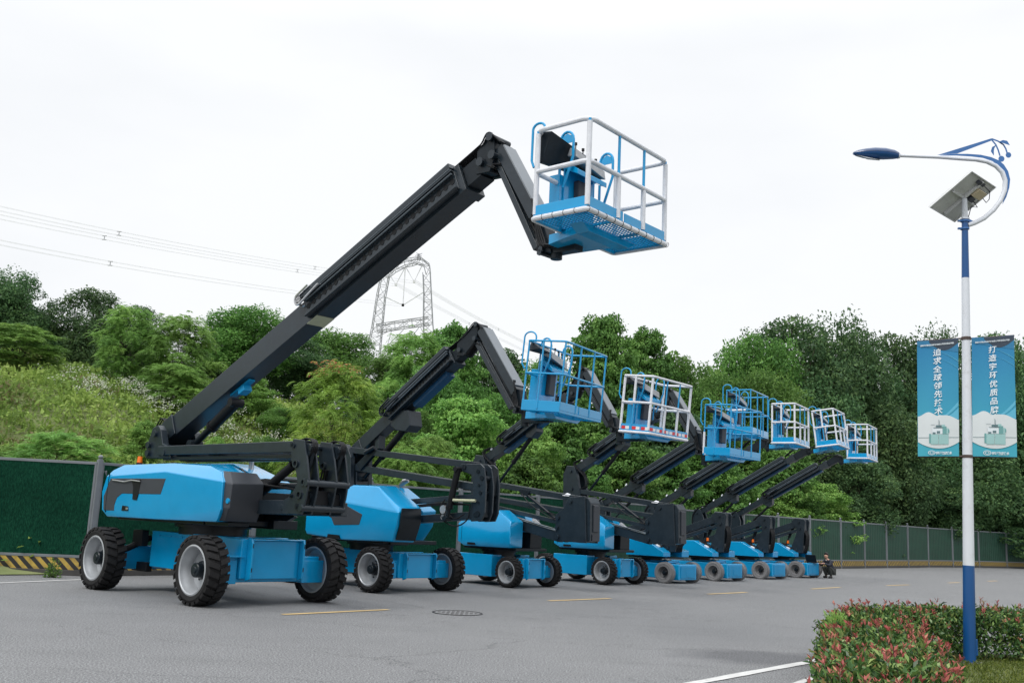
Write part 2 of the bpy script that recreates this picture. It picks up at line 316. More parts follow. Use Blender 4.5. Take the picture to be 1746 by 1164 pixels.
# ------------------------------------------------------------------ wheels
_wm = {}
def wheel(parent, x, y, side, r, w, kind):
    """side -1: outer face towards -y; +1: outer face towards +y. wheel (rim) > tyre, hub"""
    key = (r, w, kind)
    if key not in _wm:
        t = MB(); h = w / 2; rr = r * (.70 if kind != 'grey' else .66)
        body = r * .935 if kind != 'grey' else r
        prof = [(rr, -h * .86), (rr + .02, -h * .95), (body * .90, -h), (body * .97, -h * .9), (body, -h * .6), (body, h * .6), (body * .97, h * .9), (body * .90, h), (rr + .02, h * .95), (rr, h * .86)]
        t.lathe_y(prof, (0, 0, 0), 48)
        nl = 24 if kind != 'grey' else 40
        for k in range(nl):
            for sd in (-1, 1):
                a = 2 * math.pi * (k + (.5 if sd > 0 else 0)) / nl
                if kind != 'grey':
                    # lug running from just past the centre line out over the shoulder, swept round
                    rad0, rad1 = body - .012, r
                    st = [(-.06 * sd * -1 * h, 0.0), (.45 * sd * h, .035), (.98 * sd * h, .10)]
                    wd = 2 * math.pi / nl * .30
                    vs = []
                    for i, (yy, off) in enumerate(st):
                        off = off * 1.1
                        for rad in (rad0, rad1 if i < 2 else r * .985):
                            for da in (-wd, wd):
                                an = a + off + da * (1.0 if i < 2 else 1.15)
                                vs.append((rad * math.cos(an), yy, rad * math.sin(an)))
                    # outer shoulder end dropping down the sidewall
                    for da in (-wd, wd):
                        an = a + .13 + da; vs.append((r * .90 * math.cos(an), sd * h * 1.03, r * .90 * math.sin(an)))
                    fs = []
                    for i in (0, 4):
                        fs += [(i, i + 4, i + 5, i + 1), (i + 2, i + 3, i + 7, i + 6), (i, i + 2, i + 6, i + 4), (i + 1, i + 5, i + 7, i + 3)]
                    fs += [(0, 1, 3, 2), (8, 12, 13, 9), (10, 11, 13, 12), (8, 10, 12), (9, 13, 11)]
                    t.add(vs, fs)
                else:
                    wd = 2 * math.pi / nl * .22; vs = []
                    for yy, off in ((.02 * sd, 0), (sd * h * .93, .06)):
                        for rad in (r - .01, r + .012):
                            for da in (-wd, wd):
                                an = a + off + da; vs.append((rad * math.cos(an), yy, rad * math.sin(an)))
                    t.add(vs, [(0, 1, 3, 2), (4, 6, 7, 5), (0, 4, 5, 1), (2, 3, 7, 6), (0, 2, 6, 4), (1, 5, 7, 3)])
        rm = MB()
        # rim profile seen from outside (-y): lip, dished barrel, disc set deep
        rm.lathe_y([(rr + .012, -h * .93), (rr - .012, -h * .97), (rr * .93, -h * .90), (rr * .90, -h * .55), (rr * .84, -h * .35), (rr * .80, h * .25), (rr * .45, h * .38), (rr * .1, h * .38),
                    (rr * .1, h * .46), (rr * .8, h * .46), (rr * .88, h * .5), (rr * .93, h * .90), (rr - .012, h * .96), (rr + .012, h * .93)], (0, 0, 0), 48)
        hb = MB(); hr = rr * .30
        hb.lathe_y([(0.001, -h * .80), (hr * .45, -h * .80), (hr * .55, -h * .70), (hr * .9, -h * .68), (hr, -h * .6), (hr, -h * .1), (hr * 1.25, 0), (hr * 1.25, h * .36), (.001, h * .36)], (0, 0, 0), 20)
        for k in range(9):
            a = 2 * math.pi * k / 9; q = (hr * 1.7 * math.cos(a), 0, hr * 1.7 * math.sin(a))
            hb.cyl((q[0], h * .28, q[2]), (q[0], h * .40, q[2]), .018 * r / .5, 6)
        mt = t.mesh('tyre', 30); mt.materials.append(M['tyre_grey' if kind == 'grey' else 'tyre'])
        mr = rm.mesh('wheel', 30); mr.materials.append(M['tyre_grey' if kind == 'grey' else 'rim'])
        mh = hb.mesh('hub', 30); mh.materials.append(M['dark2'])
        _wm[key] = (mt, mr, mh)
    mt, mr, mh = _wm[key]
    o = put('wheel', mr, None, parent); o.location = (x, y, r); o.rotation_euler = (0, random.uniform(0, 6), math.pi if side > 0 else 0)
    o.rotation_mode = 'ZYX'; o.rotation_euler = (0, random.uniform(0, 6), math.pi if side > 0 else 0)
    put('tyre', mt, None, o); put('hub', mh, None, o)
    return o

# ------------------------------------------------------------------ work basket
def rr_path(x0, x1, y0, y1, z, r, n=4):
    p = []
    for cx, cy, a0 in ((x1 - r, y1 - r, 0), (x0 + r, y1 - r, 90), (x0 + r, y0 + r, 180), (x1 - r, y0 + r, 270)):
        for i in range(n + 1):
            a = R(a0 + 90 * i / n); p.append((cx + r * math.cos(a), cy + r * math.sin(a), z))
    return p
def basket(parent, pos, yaw, pitch, W, D, H, pad, rail_r=.021, tape=False, big=False, seg=8):
    """pad: 'all' | 'none' | 'some' white foam on the rails"""
    h = W / 2; toe = .16
    fl = MB()
    # frame beams under the floor + toe boards
    for y in (-h + .03, -h / 3, h / 3, h - .03): fl.box(.02, D - .02, y - .02, y + .02, -.03, 0)
    fl.box(.0, .04, -h + .02, h - .02, -.045, .0); fl.box(D - .04, D, -h + .02, h - .02, -.045, .0)
    fl.box(.0, D, -h, -h + .02, -.04, toe); fl.box(.0, D, h - .02, h, -.04, toe)
    fl.box(D - .018, D + .002, -h + .02, -.14, .0, toe); fl.box(D - .018, D + .002, -.10, .30, .0, toe * .95); fl.box(D - .018, D + .002, .34, h - .02, .0, toe)
    fl.box(-.002, .018, -h + .02, h - .02, .0, toe)
    # support channel along the middle, below
    fl.prism_x([(-.62 * h, -.03), (-.45 * h, -.13), (.55 * h, -.13), (.75 * h, -.03)], D * .38, D * .62)
    fl.hull([(-.25, y, z) for y in (-.28, .28) for z in (-.16, -.02)] + [(D * .4, y, z) for y in (-.42, .42) for z in (-.12, -.03)])
    part = put('basket', fl, 'blue', parent, bevel=.006)
    part.location = pos; part.rotation_euler = (0, pitch, yaw)
    # open mesh floor
    g = MB(); st = .055 if big else .08
    k = -h + .04
    while k < h - .04:
        g.box(.02, D - .02, k - .007, k + .007, -.012, -.004); k += st
    k = .03
    while k < D - .02:
        g.box(k - .007, k + .007, -h + .02, h - .02, -.02, -.0125); k += st
    put('floor_mesh', g, 'blue_matte', part)
    # rails
    a = MB(); zt, zm = H, H * .52
    top = rr_path(.0, D, -h, h, zt, .13 if big else .06, 6); mid = rr_path(.0, D, -h, h, zm, .10 if big else .05, 6)
    a.tube(top, rail_r, seg, True); a.tube(mid, rail_r, seg, True)
    xs = [(.0, -h + .05), (D, -h + .05), (D, h - .05), (.0, h - .05)]
    xs = [(0, -h), (D, -h), (D, h), (0, h)]
    posts = [(x * .96 + .02 * D, y * .975, 0, zt) for x, y in xs]
    long_posts = [(D, -h + W * f, 0, zt) for f in (.36, .68)]
    back_posts = [(0, -h + W * f, 0, zt) for f in (.70,)]
    side_posts = [] if big else [(D * .42, -h, 0, zt)]
    for x, y, z0, z1 in posts + long_posts + back_posts + side_posts: a.tube([(x, y, z0), (x, y, z1)], rail_r * .92, seg)
    put('guard_rail', a, 'blue', part)
    fo = MB(); fr = rail_r * 1.5
    if pad == 'all':
        fo.tube(top, fr, seg, True); fo.tube(mid, fr, seg, True)
        fo.tube(rr_path(-.01, D + .01, -h - .01, h + .01, -.02, .06), fr * 1.05, seg, True)
        for x, y, z0, z1 in posts: fo.tube([(x, y, .04), (x, y, z1 - .04)], fr * 1.05, seg)
        for x, y, z0, z1 in long_posts: fo.tube([(x, y, .04), (x, y, zm - .03)], fr * 1.05, seg)
        for x, y, z0, z1 in side_posts: fo.tube([(x, y, zm), (x, y, zt)], fr, seg)
    elif pad == 'some':
        fo.tube([(D * .02, -h * .975, .0), (D * .02, -h * .975, zm * .85)], fr, seg)
        fo.tube([(D * .1, -h - .0, -.02), (D * .0, -h + .3, -.02)], fr * .8, seg)
    elif pad == 'mid':
        fo.tube([(.05, -h, zm), (D * .8, -h, zm)], fr, seg)
    if fo.v:
        put('foam_padding', fo, 'foam', part, label='white foam wrapped round the rails')
        if big:
            bd = MB()
            for i in range(11):
                f = i / 10; y = -h + W * f
                bd.tube(arc((D + .01, -.02), fr * 1.14, 0, 360, 8, lambda p, q, y=y: (p, y, q)), .004, 4)
            for i in range(1, 5):
                xx = D * i / 5
                bd.tube(arc((-h - .01, -.02), fr * 1.14, 0, 360, 8, lambda p, q, xx=xx: (xx, p, q)), .004, 4)
            put('cable_ties', bd, 'black', part)
    if tape:
        def patch_(red, *bx): q = MB(); q.box(*bx); put('reflective_tape', q, 'tape_red' if red else 'tape_white', part)
        for k, y0 in enumerate(np.arange(-h + .05, h - .2, .29)):
            patch_(k % 2 == 0, D + .003, D + .006, y0, y0 + .135, .04, .11); patch_(k % 2 == 1, D + .003, D + .006, y0 + .137, y0 + .25, .04, .11)
        for x0 in (.06, .34, .58): patch_(True, x0, x0 + .10, -h - .006, -h - .003, .04, .11); patch_(False, x0 + .102, x0 + .20, -h - .006, -h - .003, .04, .11)
    # console: blue upright panel with grey manual box, sloping control desk, hoop guards
    y0, y1 = -.42 * h, .30 * h
    p = MB(); p.prism_x([(y0, -.02), (y1, -.02), (y1, .74 * H), (y0, .86 * H)], .05, .075)
    p.prism([(.05, .70 * H), (.30, .60 * H), (.30, .66 * H), (.05, .80 * H)], y0, y1)
    p.box(-.12, .05, y0 - .08, y0 + .06, .12, .62 * H)
    put('console_panel', p, 'blue', part, bevel=.008)
    q = MB(); q.box(.076, .17, y0 + .22 * h, y0 + .48 * h, .26 * H, .60 * H)
    put('document_box', q, 'panel', part, bevel=.02, seg=3)
    c = MB(); c.hull([(.02, y0 - .02, .86 * H), (.02, y1, .76 * H), (.28, y0 - .02, .80 * H), (.28, y1, .70 * H), (.02, y0 - .02, .97 * H), (.02, y1, .88 * H), (.26, y0 - .02, .90 * H), (.26, y1, .81 * H)])
    cc = put('control_box', c, 'grey_plastic', part, bevel=.01)
    for f in (.15, .4, .62, .85):
        yy = y0 + (y1 - y0) * f; zz = .93 * H - .1 * H * f; js = MB(); js.cyl((.17, yy, zz - .03), (.17, yy, zz + .09), .008, 6); js.hull([(.17 + .022 * math.cos(t), yy + .022 * math.sin(t), zz + .09 + dz) for t in np.arange(0, 6.2, 1.05) for dz in (0, .035)]); put('joystick', js, 'black', cc)
    cv = MB()
    if big: cv.hull([(-.03, -h + .10, .66 * H), (-.03, .16, .74 * H), (-.03, -h + .10, 1.03 * H), (-.03, .16, .93 * H), (.18, -h + .10, 1.0 * H), (.18, .16, .90 * H), (.03, -h + .10, .66 * H), (.03, .16, .74 * H)])
    else: cv.hull([(-.05, -h + .12, .86 * H), (-.05, .0, .88 * H), (-.05, -h + .2, 1.02 * H), (-.05, -.05, 1.0 * H), (.22, -h + .14, .90 * H), (.22, .0, .86 * H)])
    put('console_cover', cv, 'dark2', part, bevel=.01, label='black cover over the controls')
    hp = MB(); rr = rail_r * .9
    for yy in (y0 - .06 * h, y1 + .22 * h):
        hp = MB(); hp.tube([(.03, yy, .3 * H), (.03, yy, .98 * H)] + [(.14 - .11 * math.cos(t), yy, 1.0 * H + .13 * math.sin(t)) for t in np.linspace(0, math.pi, 9)] + [(.25, yy, .80 * H), (.10, yy, .45 * H)], rr, seg)
        if big: hp.prism([(.035, .97 * H), (.24, .97 * H), (.22, 1.05 * H), (.14, 1.09 * H), (.06, 1.05 * H)], yy - .004, yy + .004)
        put('hoop_guard', hp, 'blue', part)
    hp = MB(); gx = .10 if big else .13; gc = .04
    hp.tube([(-.02, -h, .58 * H), (gc - gx, -h, .66 * H)] + [(gc - gx * math.cos(t), -h, (1.02 if big else 1.05) * H + gx * .8 * math.sin(t)) for t in np.linspace(0, math.pi, 9)] + [(gc + gx, -h, .98 * H)], rr * .9, seg)
    put('hoop_guard', hp, 'blue', part)
    return part

# ------------------------------------------------------------------ small assemblies
def beacon(parent, x, y, z, s=1):
    b = MB(); b.cyl((x, y, z), (x, y, z + .035 * s), .052 * s, 14); base = put('beacon_base', b, 'black', parent)
    c = MB(); c.cyl((x, y, z + .035 * s), (x, y, z + .14 * s), .046 * s, 14, .038 * s); put('beacon', c, 'orange', base)
def cylinder(parent, p0, p1, y, r, split=.5):
    """p0 = rod end, p1 = barrel end"""
    q = (p0[0] + (p1[0] - p0[0]) * split, p0[1] + (p1[1] - p0[1]) * split)
    a = MB(); a.cyl((q[0], y, q[1]), (p1[0], y, p1[1]), r, 16); a.cyl((q[0], y, q[1]), (q[0] + (p1[0] - p0[0]) * .04, y, q[1] + (p1[1] - p0[1]) * .04), r * 1.15, 16)
    a.cyl((p1[0], y - r * 1.3, p1[1]), (p1[0], y + r * 1.3, p1[1]), r * .8, 12)
    c = put('lift_cylinder', a, 'black', parent)
    b = MB(); b.cyl((p0[0], y, p0[1]), (q[0], y, q[1]), r * .62, 12); b.cyl((p0[0], y - r * 1.3, p0[1]), (p0[0], y + r * 1.3, p0[1]), r * .8, 12)
    put('piston_rod', b, 'dark2', c)
def boom(parent, p0, p1, h, b, tray0, tray_l, mat='dark', holes=True, up=.12, chain='steel'):
    """main boom: outer section, inner section, cable tray on the near side with upper carrier"""
    dx, dz = p1[0] - p0[0], p1[1] - p0[1]; l = math.hypot(dx, dz); ex, ez = dx / l, dz / l; nx, nz = -ez, ex
    P = lambda t, o: (p0[0] + ex * t + nx * o, p0[1] + ez * t + nz * o)
    m_ = MB(); m_.beam(P(0, 0), P(l, 0), h, -b, b)
    m_.beam(P(l - .16, 0), P(l + .0, 0), h + .05, -b - .025, b + .025)
    # stiffening weld collars
    m_.beam(P(.0, 0), P(.5, 0), h * .92, -b - .012, -b - .0005); m_.beam(P(.0, 0), P(.5, 0), h * .92, b + .0005, b + .012)
    bo = put('main_boom', m_, mat, parent, bevel=.012)
    i_ = MB(); i_.beam(P(l + .001, 0), P(l + .30, 0), h * .80, -b * .8, b * .8); i_.beam(P(l + .301, 0), P(l + .42, 0), h * .62, -b * .62, b * .62)
    put('inner_section', i_, 'dark2', bo, bevel=.008)
    if tray_l:
        t0, t1 = tray0, tray0 + tray_l
        t_ = MB()
        t_.beam(P(t0, h * .02), P(t1, h * .02), h * .80, -b - .05, -b - .002)        # side plate of the chain tray
        t_.beam(P(t0 + .02, h * .40), P(t1, h * .40), .025, -b - .12, -b - .051)     # lower shelf
        t_.beam(P(t0 + .02, -h * .34), P(t1, -h * .34), .03, -b - .13, -b - .051)
        t_.beam(P(t0, h * .5 + up), P(t1, h * .5 + up), .085, -b - .12, -b + .06)      # upper carrier
        for f in np.linspace(0.02, .98, 7):
            tt = t0 + (t1 - t0) * f; t_.beam(P(tt, h * .36), P(tt, h * .5 + up - .03), .05, -b - .075, -b - .0505)
        tr = put('cable_tray', t_, 'dark', bo, bevel=.006)
        if holes:
            c_ = MB(); k = t0 + .10; pitch = .155 * (h / .42)
            while k < t1 - .05:
                q = P(k, h * .06); c_.cyl((q[0], -b - .056, q[1]), (q[0], -b - .0505, q[1]), h * .12, 12)
                k += pitch
            c_.beam(P(t0 + .05, h * .06), P(t1 - .03, h * .06), h * .06, -b - .0515, -b - .0502)
            put('cable_chain', c_, 'black', bo)
        u_ = MB()
        for o_, rr in ((h * .5 - .005, .022), (h * .28, .018), (h * .5 + up + .052, .012)):
            A, B = P(t0 + .1, o_), P(t1 + .15, o_); B = P(t1 - .02, o_); u_.tube([(A[0], -b - .10, A[1]), (B[0], -b - .10, B[1])], rr, 8)
        put('hydraulic_pipe', u_, 'pipe', bo)
        # bright looped chain at the lower end
        c = P(t0 - .02, h * .5 + up * .5 - .03); rad = max(.09, up * .5 + .07)
        lp = MB(); a0 = math.degrees(math.atan2(ez, ex))
        pts = arc(c, rad, a0 + 90, a0 + 270, 12, lambda p, q: (p, 0, q))
        pts = [(P(t0 + .3, h * .5 + up + .06)[0], 0, P(t0 + .3, h * .5 + up + .06)[1])] + pts + [(P(t0 + .55, h * .5 - .03)[0], 0, P(t0 + .55, h * .5 - .03)[1])]
        for yy in (-b - .15, -b - .03): lp.tube([(p, yy, q) for p, _, q in pts], .020, 6)
        for p, _, q in pts[1:-1]: lp.cyl((p, -b - .15, q), (p, -b - .03, q), .010, 6)
        put('hose_chain', lp, chain, bo)
    return bo, P, l
def pins(parent, pts, y0, y1, r, name='pivot_pin', mat='dark'):
    p = MB()
    for x, z in pts:
        p.cyl((x, y0, z), (x, y1, z), r, 14); p.cyl((x, y0 - .018, z), (x, y0 + .01, z), r * 1.35, 10)
    return put(name, p, mat, parent)
def hoses(parent, paths, r=.014, name='hydraulic_hose', mat='black'):
    h = MB()
    for pts in paths:
        pts = [Vector(p) for p in pts]; out = []
        for i in range(len(pts) - 1):       # Catmull-Rom
            a, b, c, d = pts[max(i - 1, 0)], pts[i], pts[i + 1], pts[min(i + 2, len(pts) - 1)]
            for k in range(5):
                t = k / 5; out.append(.5 * ((2 * b) + (c - a) * t + (2 * a - 5 * b + 4 * c - d) * t * t + (3 * b - a - 3 * c + d) * t ** 3))
        out.append(pts[-1]); h.tube(out, r, 6)
    return put(name, h, mat, parent)
HEAD = R(-42.2)
def root_at(x, y, label, group=None):
    return empty('boom_lift', (x, y, 0), HEAD, label, 'boom lift', group or 'row of blue boom lifts')

def rough_chassis(root, t, wb, r, w, z0, z1, hw, sx):
    """steel chassis of the big machines: body, cross members with open plates, stub axles"""
    c = MB(); xf, xr = wb / 2, -wb / 2
    c.hull([(x, y, z) for x, yy in ((xr + r * .95, hw), (xf - .12, hw)) for y in (-yy, yy) for z in (z0 + .03, z1)] + [(xr + r * .35, y, z) for y in (-hw * .7, hw * .7) for z in (z0 + .35 * (z1 - z0), z1 - .02)])
    # rear and front axle beams
    for x in (xf, xr):
        c.box(x - .17 * sx, x + .17 * sx, -t / 2 + w * .45, t / 2 - w * .45, r * .66, r * 1.42)
    c.box(xf - .30 * sx, xf + .26 * sx, -hw - .10, hw + .10, z0 + .02, z1 - .015)
    b = put('chassis', c, 'blue', root, bevel=.018)
    f = MB(); xe = xf + .26 * sx
    for y in (-hw + .03, hw - .03):
        f.prism([(xe + .0015, z0 - .02), (xe + .13 * sx, z0 + .02), (xe + .15 * sx, z0 + .10), (xe + .15 * sx, z1 - .08), (xe + .11 * sx, z1 - .01), (xe + .0015, z1)], y - .02, y + .02)
    f.box(xe + .0015, xe + .03, -hw + .052, hw - .052, z0 + .02, z1 - .04)
    f.box(xe + .0015, xe + .12 * sx, -hw + .052, hw - .052, z1 - .037, z1 - .015)
    y0_, y1_ = hw + .112, t / 2 - w * .22
    for s_ in (-1, 1): f.box(xf - .12, xf + .20 * sx, min(s_ * y0_, s_ * y1_), max(s_ * y0_, s_ * y1_), r * .62, r * 1.30)
    put('front_cross_member', f, 'blue', b, bevel=.012)
    bl = MB()
    for y in (-hw + .03, hw - .03):
        for z in (z0 + .14, z1 - .16): bl.prism([(xe + .151 * sx, z), (xe + .156 * sx, z), (xe + .156 * sx, z + .07), (xe + .151 * sx, z + .07)], y - .008, y + .008)
    put('tow_slot', bl, 'dark2', b)
    return b

def turntable(root, z, r, h=.2):
    t = MB(); t.cyl((0, 0, z - .02), (0, 0, z + h * .5), r, 28); t.cyl((0, 0, z + h * .5), (0, 0, z + h * .75), r * 1.12, 28)
    for k in range(16):
        a = 2 * math.pi * k / 16; t.cyl((r * 1.05 * math.cos(a), r * 1.05 * math.sin(a), z + h * .7), (r * 1.05 * math.cos(a), r * 1.05 * math.sin(a), z + h * .85), .02, 6)
    return put('turntable', t, 'dark2', root)

def jib(root, p0, p1, q0, q1, h, hw, light=True):
    """upper member p0->p1 (grey top plate), lower member q0->q1, cylinder between, hoses"""
    a = MB(); a.beam(p0, p1, h, -hw, hw); j = put('jib', a, 'dark', root, bevel=.01)
    dx, dz = p1[0] - p0[0], p1[1] - p0[1]; l = math.hypot(dx, dz); nx, nz = -dz / l, dx / l
    o = h / 2 + .012
    c = MB(); c.beam((p0[0] + nx * o + dx / l * .06, p0[1] + nz * o + dz / l * .06), (p1[0] + nx * o - dx / l * .1, p1[1] + nz * o - dz / l * .1), .02, -hw - .01, hw + .01); put('jib_top_plate', c, 'jibtop', j)
    b = MB(); b.beam(q0, q1, h * .5, -hw * .9, -hw * .2); b.beam(q0, q1, h * .5, hw * .2, hw * .9); put('levelling_link', b, 'dark', j, bevel=.006)
    m0 = ((p0[0] * .8 + q0[0] * .2) + dx * .25, (p0[1] * .8 + q0[1] * .2) + dz * .25 - h * .5); m1 = ((p1[0] + q1[0]) / 2, (p1[1] + q1[1]) / 2)
    d = MB(); d.cyl((m0[0], 0, m0[1]), (m1[0], 0, m1[1]), h * .22, 10); put('jib_cylinder', d, 'black', j)
    paths = []
    for k in range(3):
        y = hw * .4 * (k - 1)
        paths.append([(p0[0] + dx * .1, y, p0[1] + dz * .1), ((p0[0] + q0[0]) / 2 + dx * .35, y, (p0[1] + q0[1]) / 2 + dz * .35), ((p1[0] + q1[0]) / 2 - dx * .1, -hw * .6, (p1[1] + q1[1]) / 2 - dz * .1), (q1[0] + .1, y, q1[1] - .02)])
    hoses(j, paths, .013)
    return j
def nose(root, pe, pj, qj, h, hw):
    """knuckle from boom end pe to the jib pins pj (upper), qj (lower)"""
    n = MB(); 
    for s_ in (-1, 1):
        n.hull([(x, y, z) for x, z in ((pe[0] - .06, pe[1] + h * .5), (pe[0] - .06, pe[1] - h * .42), (pe[0] + h * .55, pe[1] - h * .45), (qj[0] + .02, qj[1] - .03), (pj[0] + .05, pj[1] + .02), (pj[0] - .07, pj[1] + .06)) for y in (s_ * hw * .5, s_ * hw)])
    n.hull([(pe[0] + dx, y, pe[1] + dz) for dx, dz in ((0, h * .35), (0, -h * .4), (h * .5, -h * .4), (h * .4, h * .4)) for y in (-hw * .49, hw * .49)])
    k = put('boom_nose', n, 'dark2', root, bevel=.01)
    pins(k, [pj, qj, (pe[0] + .05, pe[1])], -hw * 1.25, hw * 1.25, h * .13)
    c = pj
    hoses(k, [[(pe[0] - .5, -hw * (.5 + .2 * i), pe[1] + h * .6 - .2), (pe[0] - .05, -hw * (.5 + .2 * i), pe[1] + h * .62), ((pe[0] + c[0]) / 2 - .05, -hw * (.6 + .2 * i), (pe[1] + c[1]) / 2 + h * .22 + .01 * i), (c[0] - .02, -hw * (.7 + .2 * i), c[1] + h * .10 + .008 * i), (c[0] + h * .5, -hw * (.8 + .1 * i), c[1] - h * .3)] for i in range(-3, 4)], .014 if h > .3 else .011)
    hoses(k, [[(pe[0] + .1, -hw * (.4 + .25 * i), pe[1] - h * .1), (pe[0] + h * .8, -hw * (.5 + .25 * i), pe[1] - h * .35), (qj[0] - .02, -hw * (.6 + .2 * i), qj[1] - h * .35), (qj[0] + .12, -hw * .8, qj[1] - .15)] for i in range(-2, 3)], .016 if h > .3 else .012)
    return k
def jib_end(root, pa, pb, bx, bz, hw):
    """rotator between the jib's lower end and the basket mount at x=bx, z=bz"""
    k = MB(); 
    k.hull([(x, y, z) for x, z in (pa, (pa[0] + .12, pa[1]), (pb[0] - .05, pb[1] - .02), (pb[0] + .16, pb[1] - .06), (pb[0] + .12, pb[1] + .08)) for y in (-hw, hw)])
    k.cyl((pb[0] + .16, 0, bz - .22), (pb[0] + .16, 0, bz + .10), .085, 14)
    k.beam((pb[0] + .15, bz - .09), (bx + .06, bz - .09), .12, -.09, .09)
    e = put('basket_rotator', k, 'dark2', root, bevel=.008)
    pins(e, [pa, pb, (pb[0] - .02, pb[1] - .05)], -hw * 1.3, hw * 1.3, .03)
    hoses(e, [[(pa[0], -hw - .02 * i, pa[1] + .2), (pb[0] - .05 + .04 * i, -hw - .05, pb[1] + .12), (pb[0] + .18, -hw - .04 * i, pb[1] + .02), (bx, -.1 + .05 * i, bz + .0), (bx + .05, -.05 + .03 * i, bz + .35)] for i in range(4)], .012)
    return e
# ================================================================== MACHINE 1 (largest)
def machine1():
    root = root_at(-5.418, 18.98, 'largest blue boom lift nearest the camera, its dark boom reaching the highest white padded basket')
    t, wb, r, w = 2.44, 3.45, .575, .38
    rough_chassis(root, t, wb, r, w, .42, 1.12, .56, 1.0)
    for x, s_ in ((wb / 2, -1), (wb / 2, 1), (-wb / 2, -1), (-wb / 2, 1)): wheel(root, x, s_ * t / 2, s_, r, w, 'black')
    ax = MB()
    ax.cyl((-wb / 2 + .12, -.95, .70), (-wb / 2 + .25, -.42, .98), .06, 12); ax.cyl((-wb / 2 + .12, .95, .70), (-wb / 2 + .25, .42, .98), .06, 12)
    ax.box(-wb / 2 + .1, -wb / 2 + .45, -.72, -.58, .82, 1.12); ax.cyl((-wb / 2, -1.0, r), (-wb / 2, 1.0, r), .12, 14); ax.box(-wb / 2 + .0, -wb / 2 + .55, -.62, -.5, .35, .52)
    put('rear_axle_cylinder', ax, 'black', root, bevel=.008)
    st_ = MB(); st_.box(.9, 2.02, -.905, -.60, .80, .815); st_.box(.9, 1.5, -.575, -.561, .52, .98); put('step_plate', st_, 'blue', root, bevel=.004)
    bt = MB()
    for x in (-.9, -.5, -.1, .3, .7):
        bt.cyl((x, -.572, 1.04), (x, -.562, 1.04), .018, 6)
    bt.box(-.9, .7, -.564, -.5605, 1.035, 1.045); put('bolt_strip', bt, 'blue_matte', root)
    lb = MB(); lb.box(.07, .17, -.5625, -.5605, .74, .78); put('pale_plate', lb, 'tag', root)
    turntable(root, 1.12, .62, .22)
    dk = MB(); dk.box(-1.9, 1.15, -.92, .92, 1.30, 1.40); dk.box(-1.85, 1.0, -.40, .40, 1.401, 1.95); dk.prism([(-.6, 1.4), (1.7, 1.42), (1.9, 1.5), (1.2, 1.62), (-.6, 1.7)], .41, .52)
    dk.box(1.16, 1.9, -.9, -.5, 1.30, 1.37); dk.box(.5, 1.3, .42, .95, 1.26, 1.42)
    put('turntable_deck', dk, 'dark2', root, bevel=.01)
    # near cowl
    c = MB()
    pts = []
    for x, z in ((-2.02, 1.46), (-2.10, 1.80), (-1.98, 2.10), (.20, 2.19), (2.08, 2.03), (2.10, 1.57), (.2, 1.57)): pts.append((x, -1.2, z))
    pts += [(-1.86, -1.16, 1.34), (.06, -1.17, 1.345), (1.86, -1.12, 1.365), (1.98, -1.15, 1.45)]
    pts += [(-1.90, -1.12, 2.22), (-1.72, -1.0, 2.33), (.1, -1.02, 2.355), (1.28, -.96, 2.31), (1.80, -1.06, 2.20)]
    pts += [(-1.95, -.45, 1.36), (-2.02, -.45, 1.9), (-1.75, -.45, 2.36), (1.10, -.45, 2.375), (1.75, -.45, 2.17), (1.9, -.45, 2.0), (1.8, -.45, 1.40)]
    c.hull(pts); cw = put('engine_cowl', c, 'blue', root, bevel=.035, seg=4, label='glossy light blue engine cowl')
    e = MB(); e.hull([(1.9, -1.17, 2.04), (2.02, -1.17, 1.6), (1.78, -1.10, 1.39), (1.7, -1.0, 2.22), (2.26, -1.13, 2.0), (2.25, -1.14, 1.6), (2.04, -1.06, 1.385), (1.96, -1.0, 2.21), (2.16, -.44, 2.03), (1.92, -.44, 2.21), (2.04, -.44, 1.385), (2.14, -.44, 1.6), (1.6, -.44, 2.22), (1.6, -.44, 1.39)])
    put('cowl_end_trim', e, 'panel', cw, bevel=.02)
    p = MB(); y0, y1 = -1.207, -1.18
    p.prism([(-1.80, 2.06), (.24, 2.07), (.12, 1.79), (-1.30, 1.78), (-1.47, 1.70), (-1.54, 1.56), (-1.53, 1.46), (-1.95, 1.46), (-2.0, 1.72)], y0, y1)
    put('side_panel', p, 'panel', cw, bevel=.008)
    o = MB(); o.prism([(-.96, 2.05), (-.62, 2.05), (-.66, 1.78), (-.70, 1.67), (-.86, 1.68), (-.88, 1.9)], -1.213, -1.2075); o.prism([(-1.24, 1.47), (-.98, 1.47), (-1.0, 1.55), (-1.22, 1.56)], -1.208, -1.199)
    put('vent_opening', o, 'black', cw)
    hd = MB(); hd.tube([(-1.68, -1.23, 2.03), (-1.2, -1.235, 2.0), (-.95, -1.23, 2.03), (-.6, -1.24, 2.01)], .010, 6); hd.box(-1.05, -.98, -1.225, -1.209, 1.49, 1.53); put('latch_handle', hd, 'steel', cw)
    kb = MB(); kb.cyl((2.20, -1.16, 1.72), (2.20, -1.12, 1.72), .045, 14); put('round_latch', kb, 'blue_matte', cw)
    # seam line grooves
    sm = MB(); sm.box(-1.872, -1.866, -1.212, -1.19, 1.42, 2.16); put('cowl_seam', sm, 'dark2', cw)
    # far cowl
    c = MB(); c.hull([(x, y, z) for x, y, z in ((-2.0, 1.2, 1.42), (-2.05, 1.2, 2.0), (-1.6, .9, 2.44), (-.3, 1.0, 2.46), (.70, 1.2, 2.12), (.72, 1.15, 1.6), (.4, 1.1, 1.36), (-2.0, .45, 1.4), (-1.6, .45, 2.46), (-.25, .45, 2.46), (.65, .55, 2.15), (.55, .5, 1.38))])
    cf = put('engine_cowl', c, 'blue', root, bevel=.03, seg=3, label='far side blue cowl with open black engine bay')
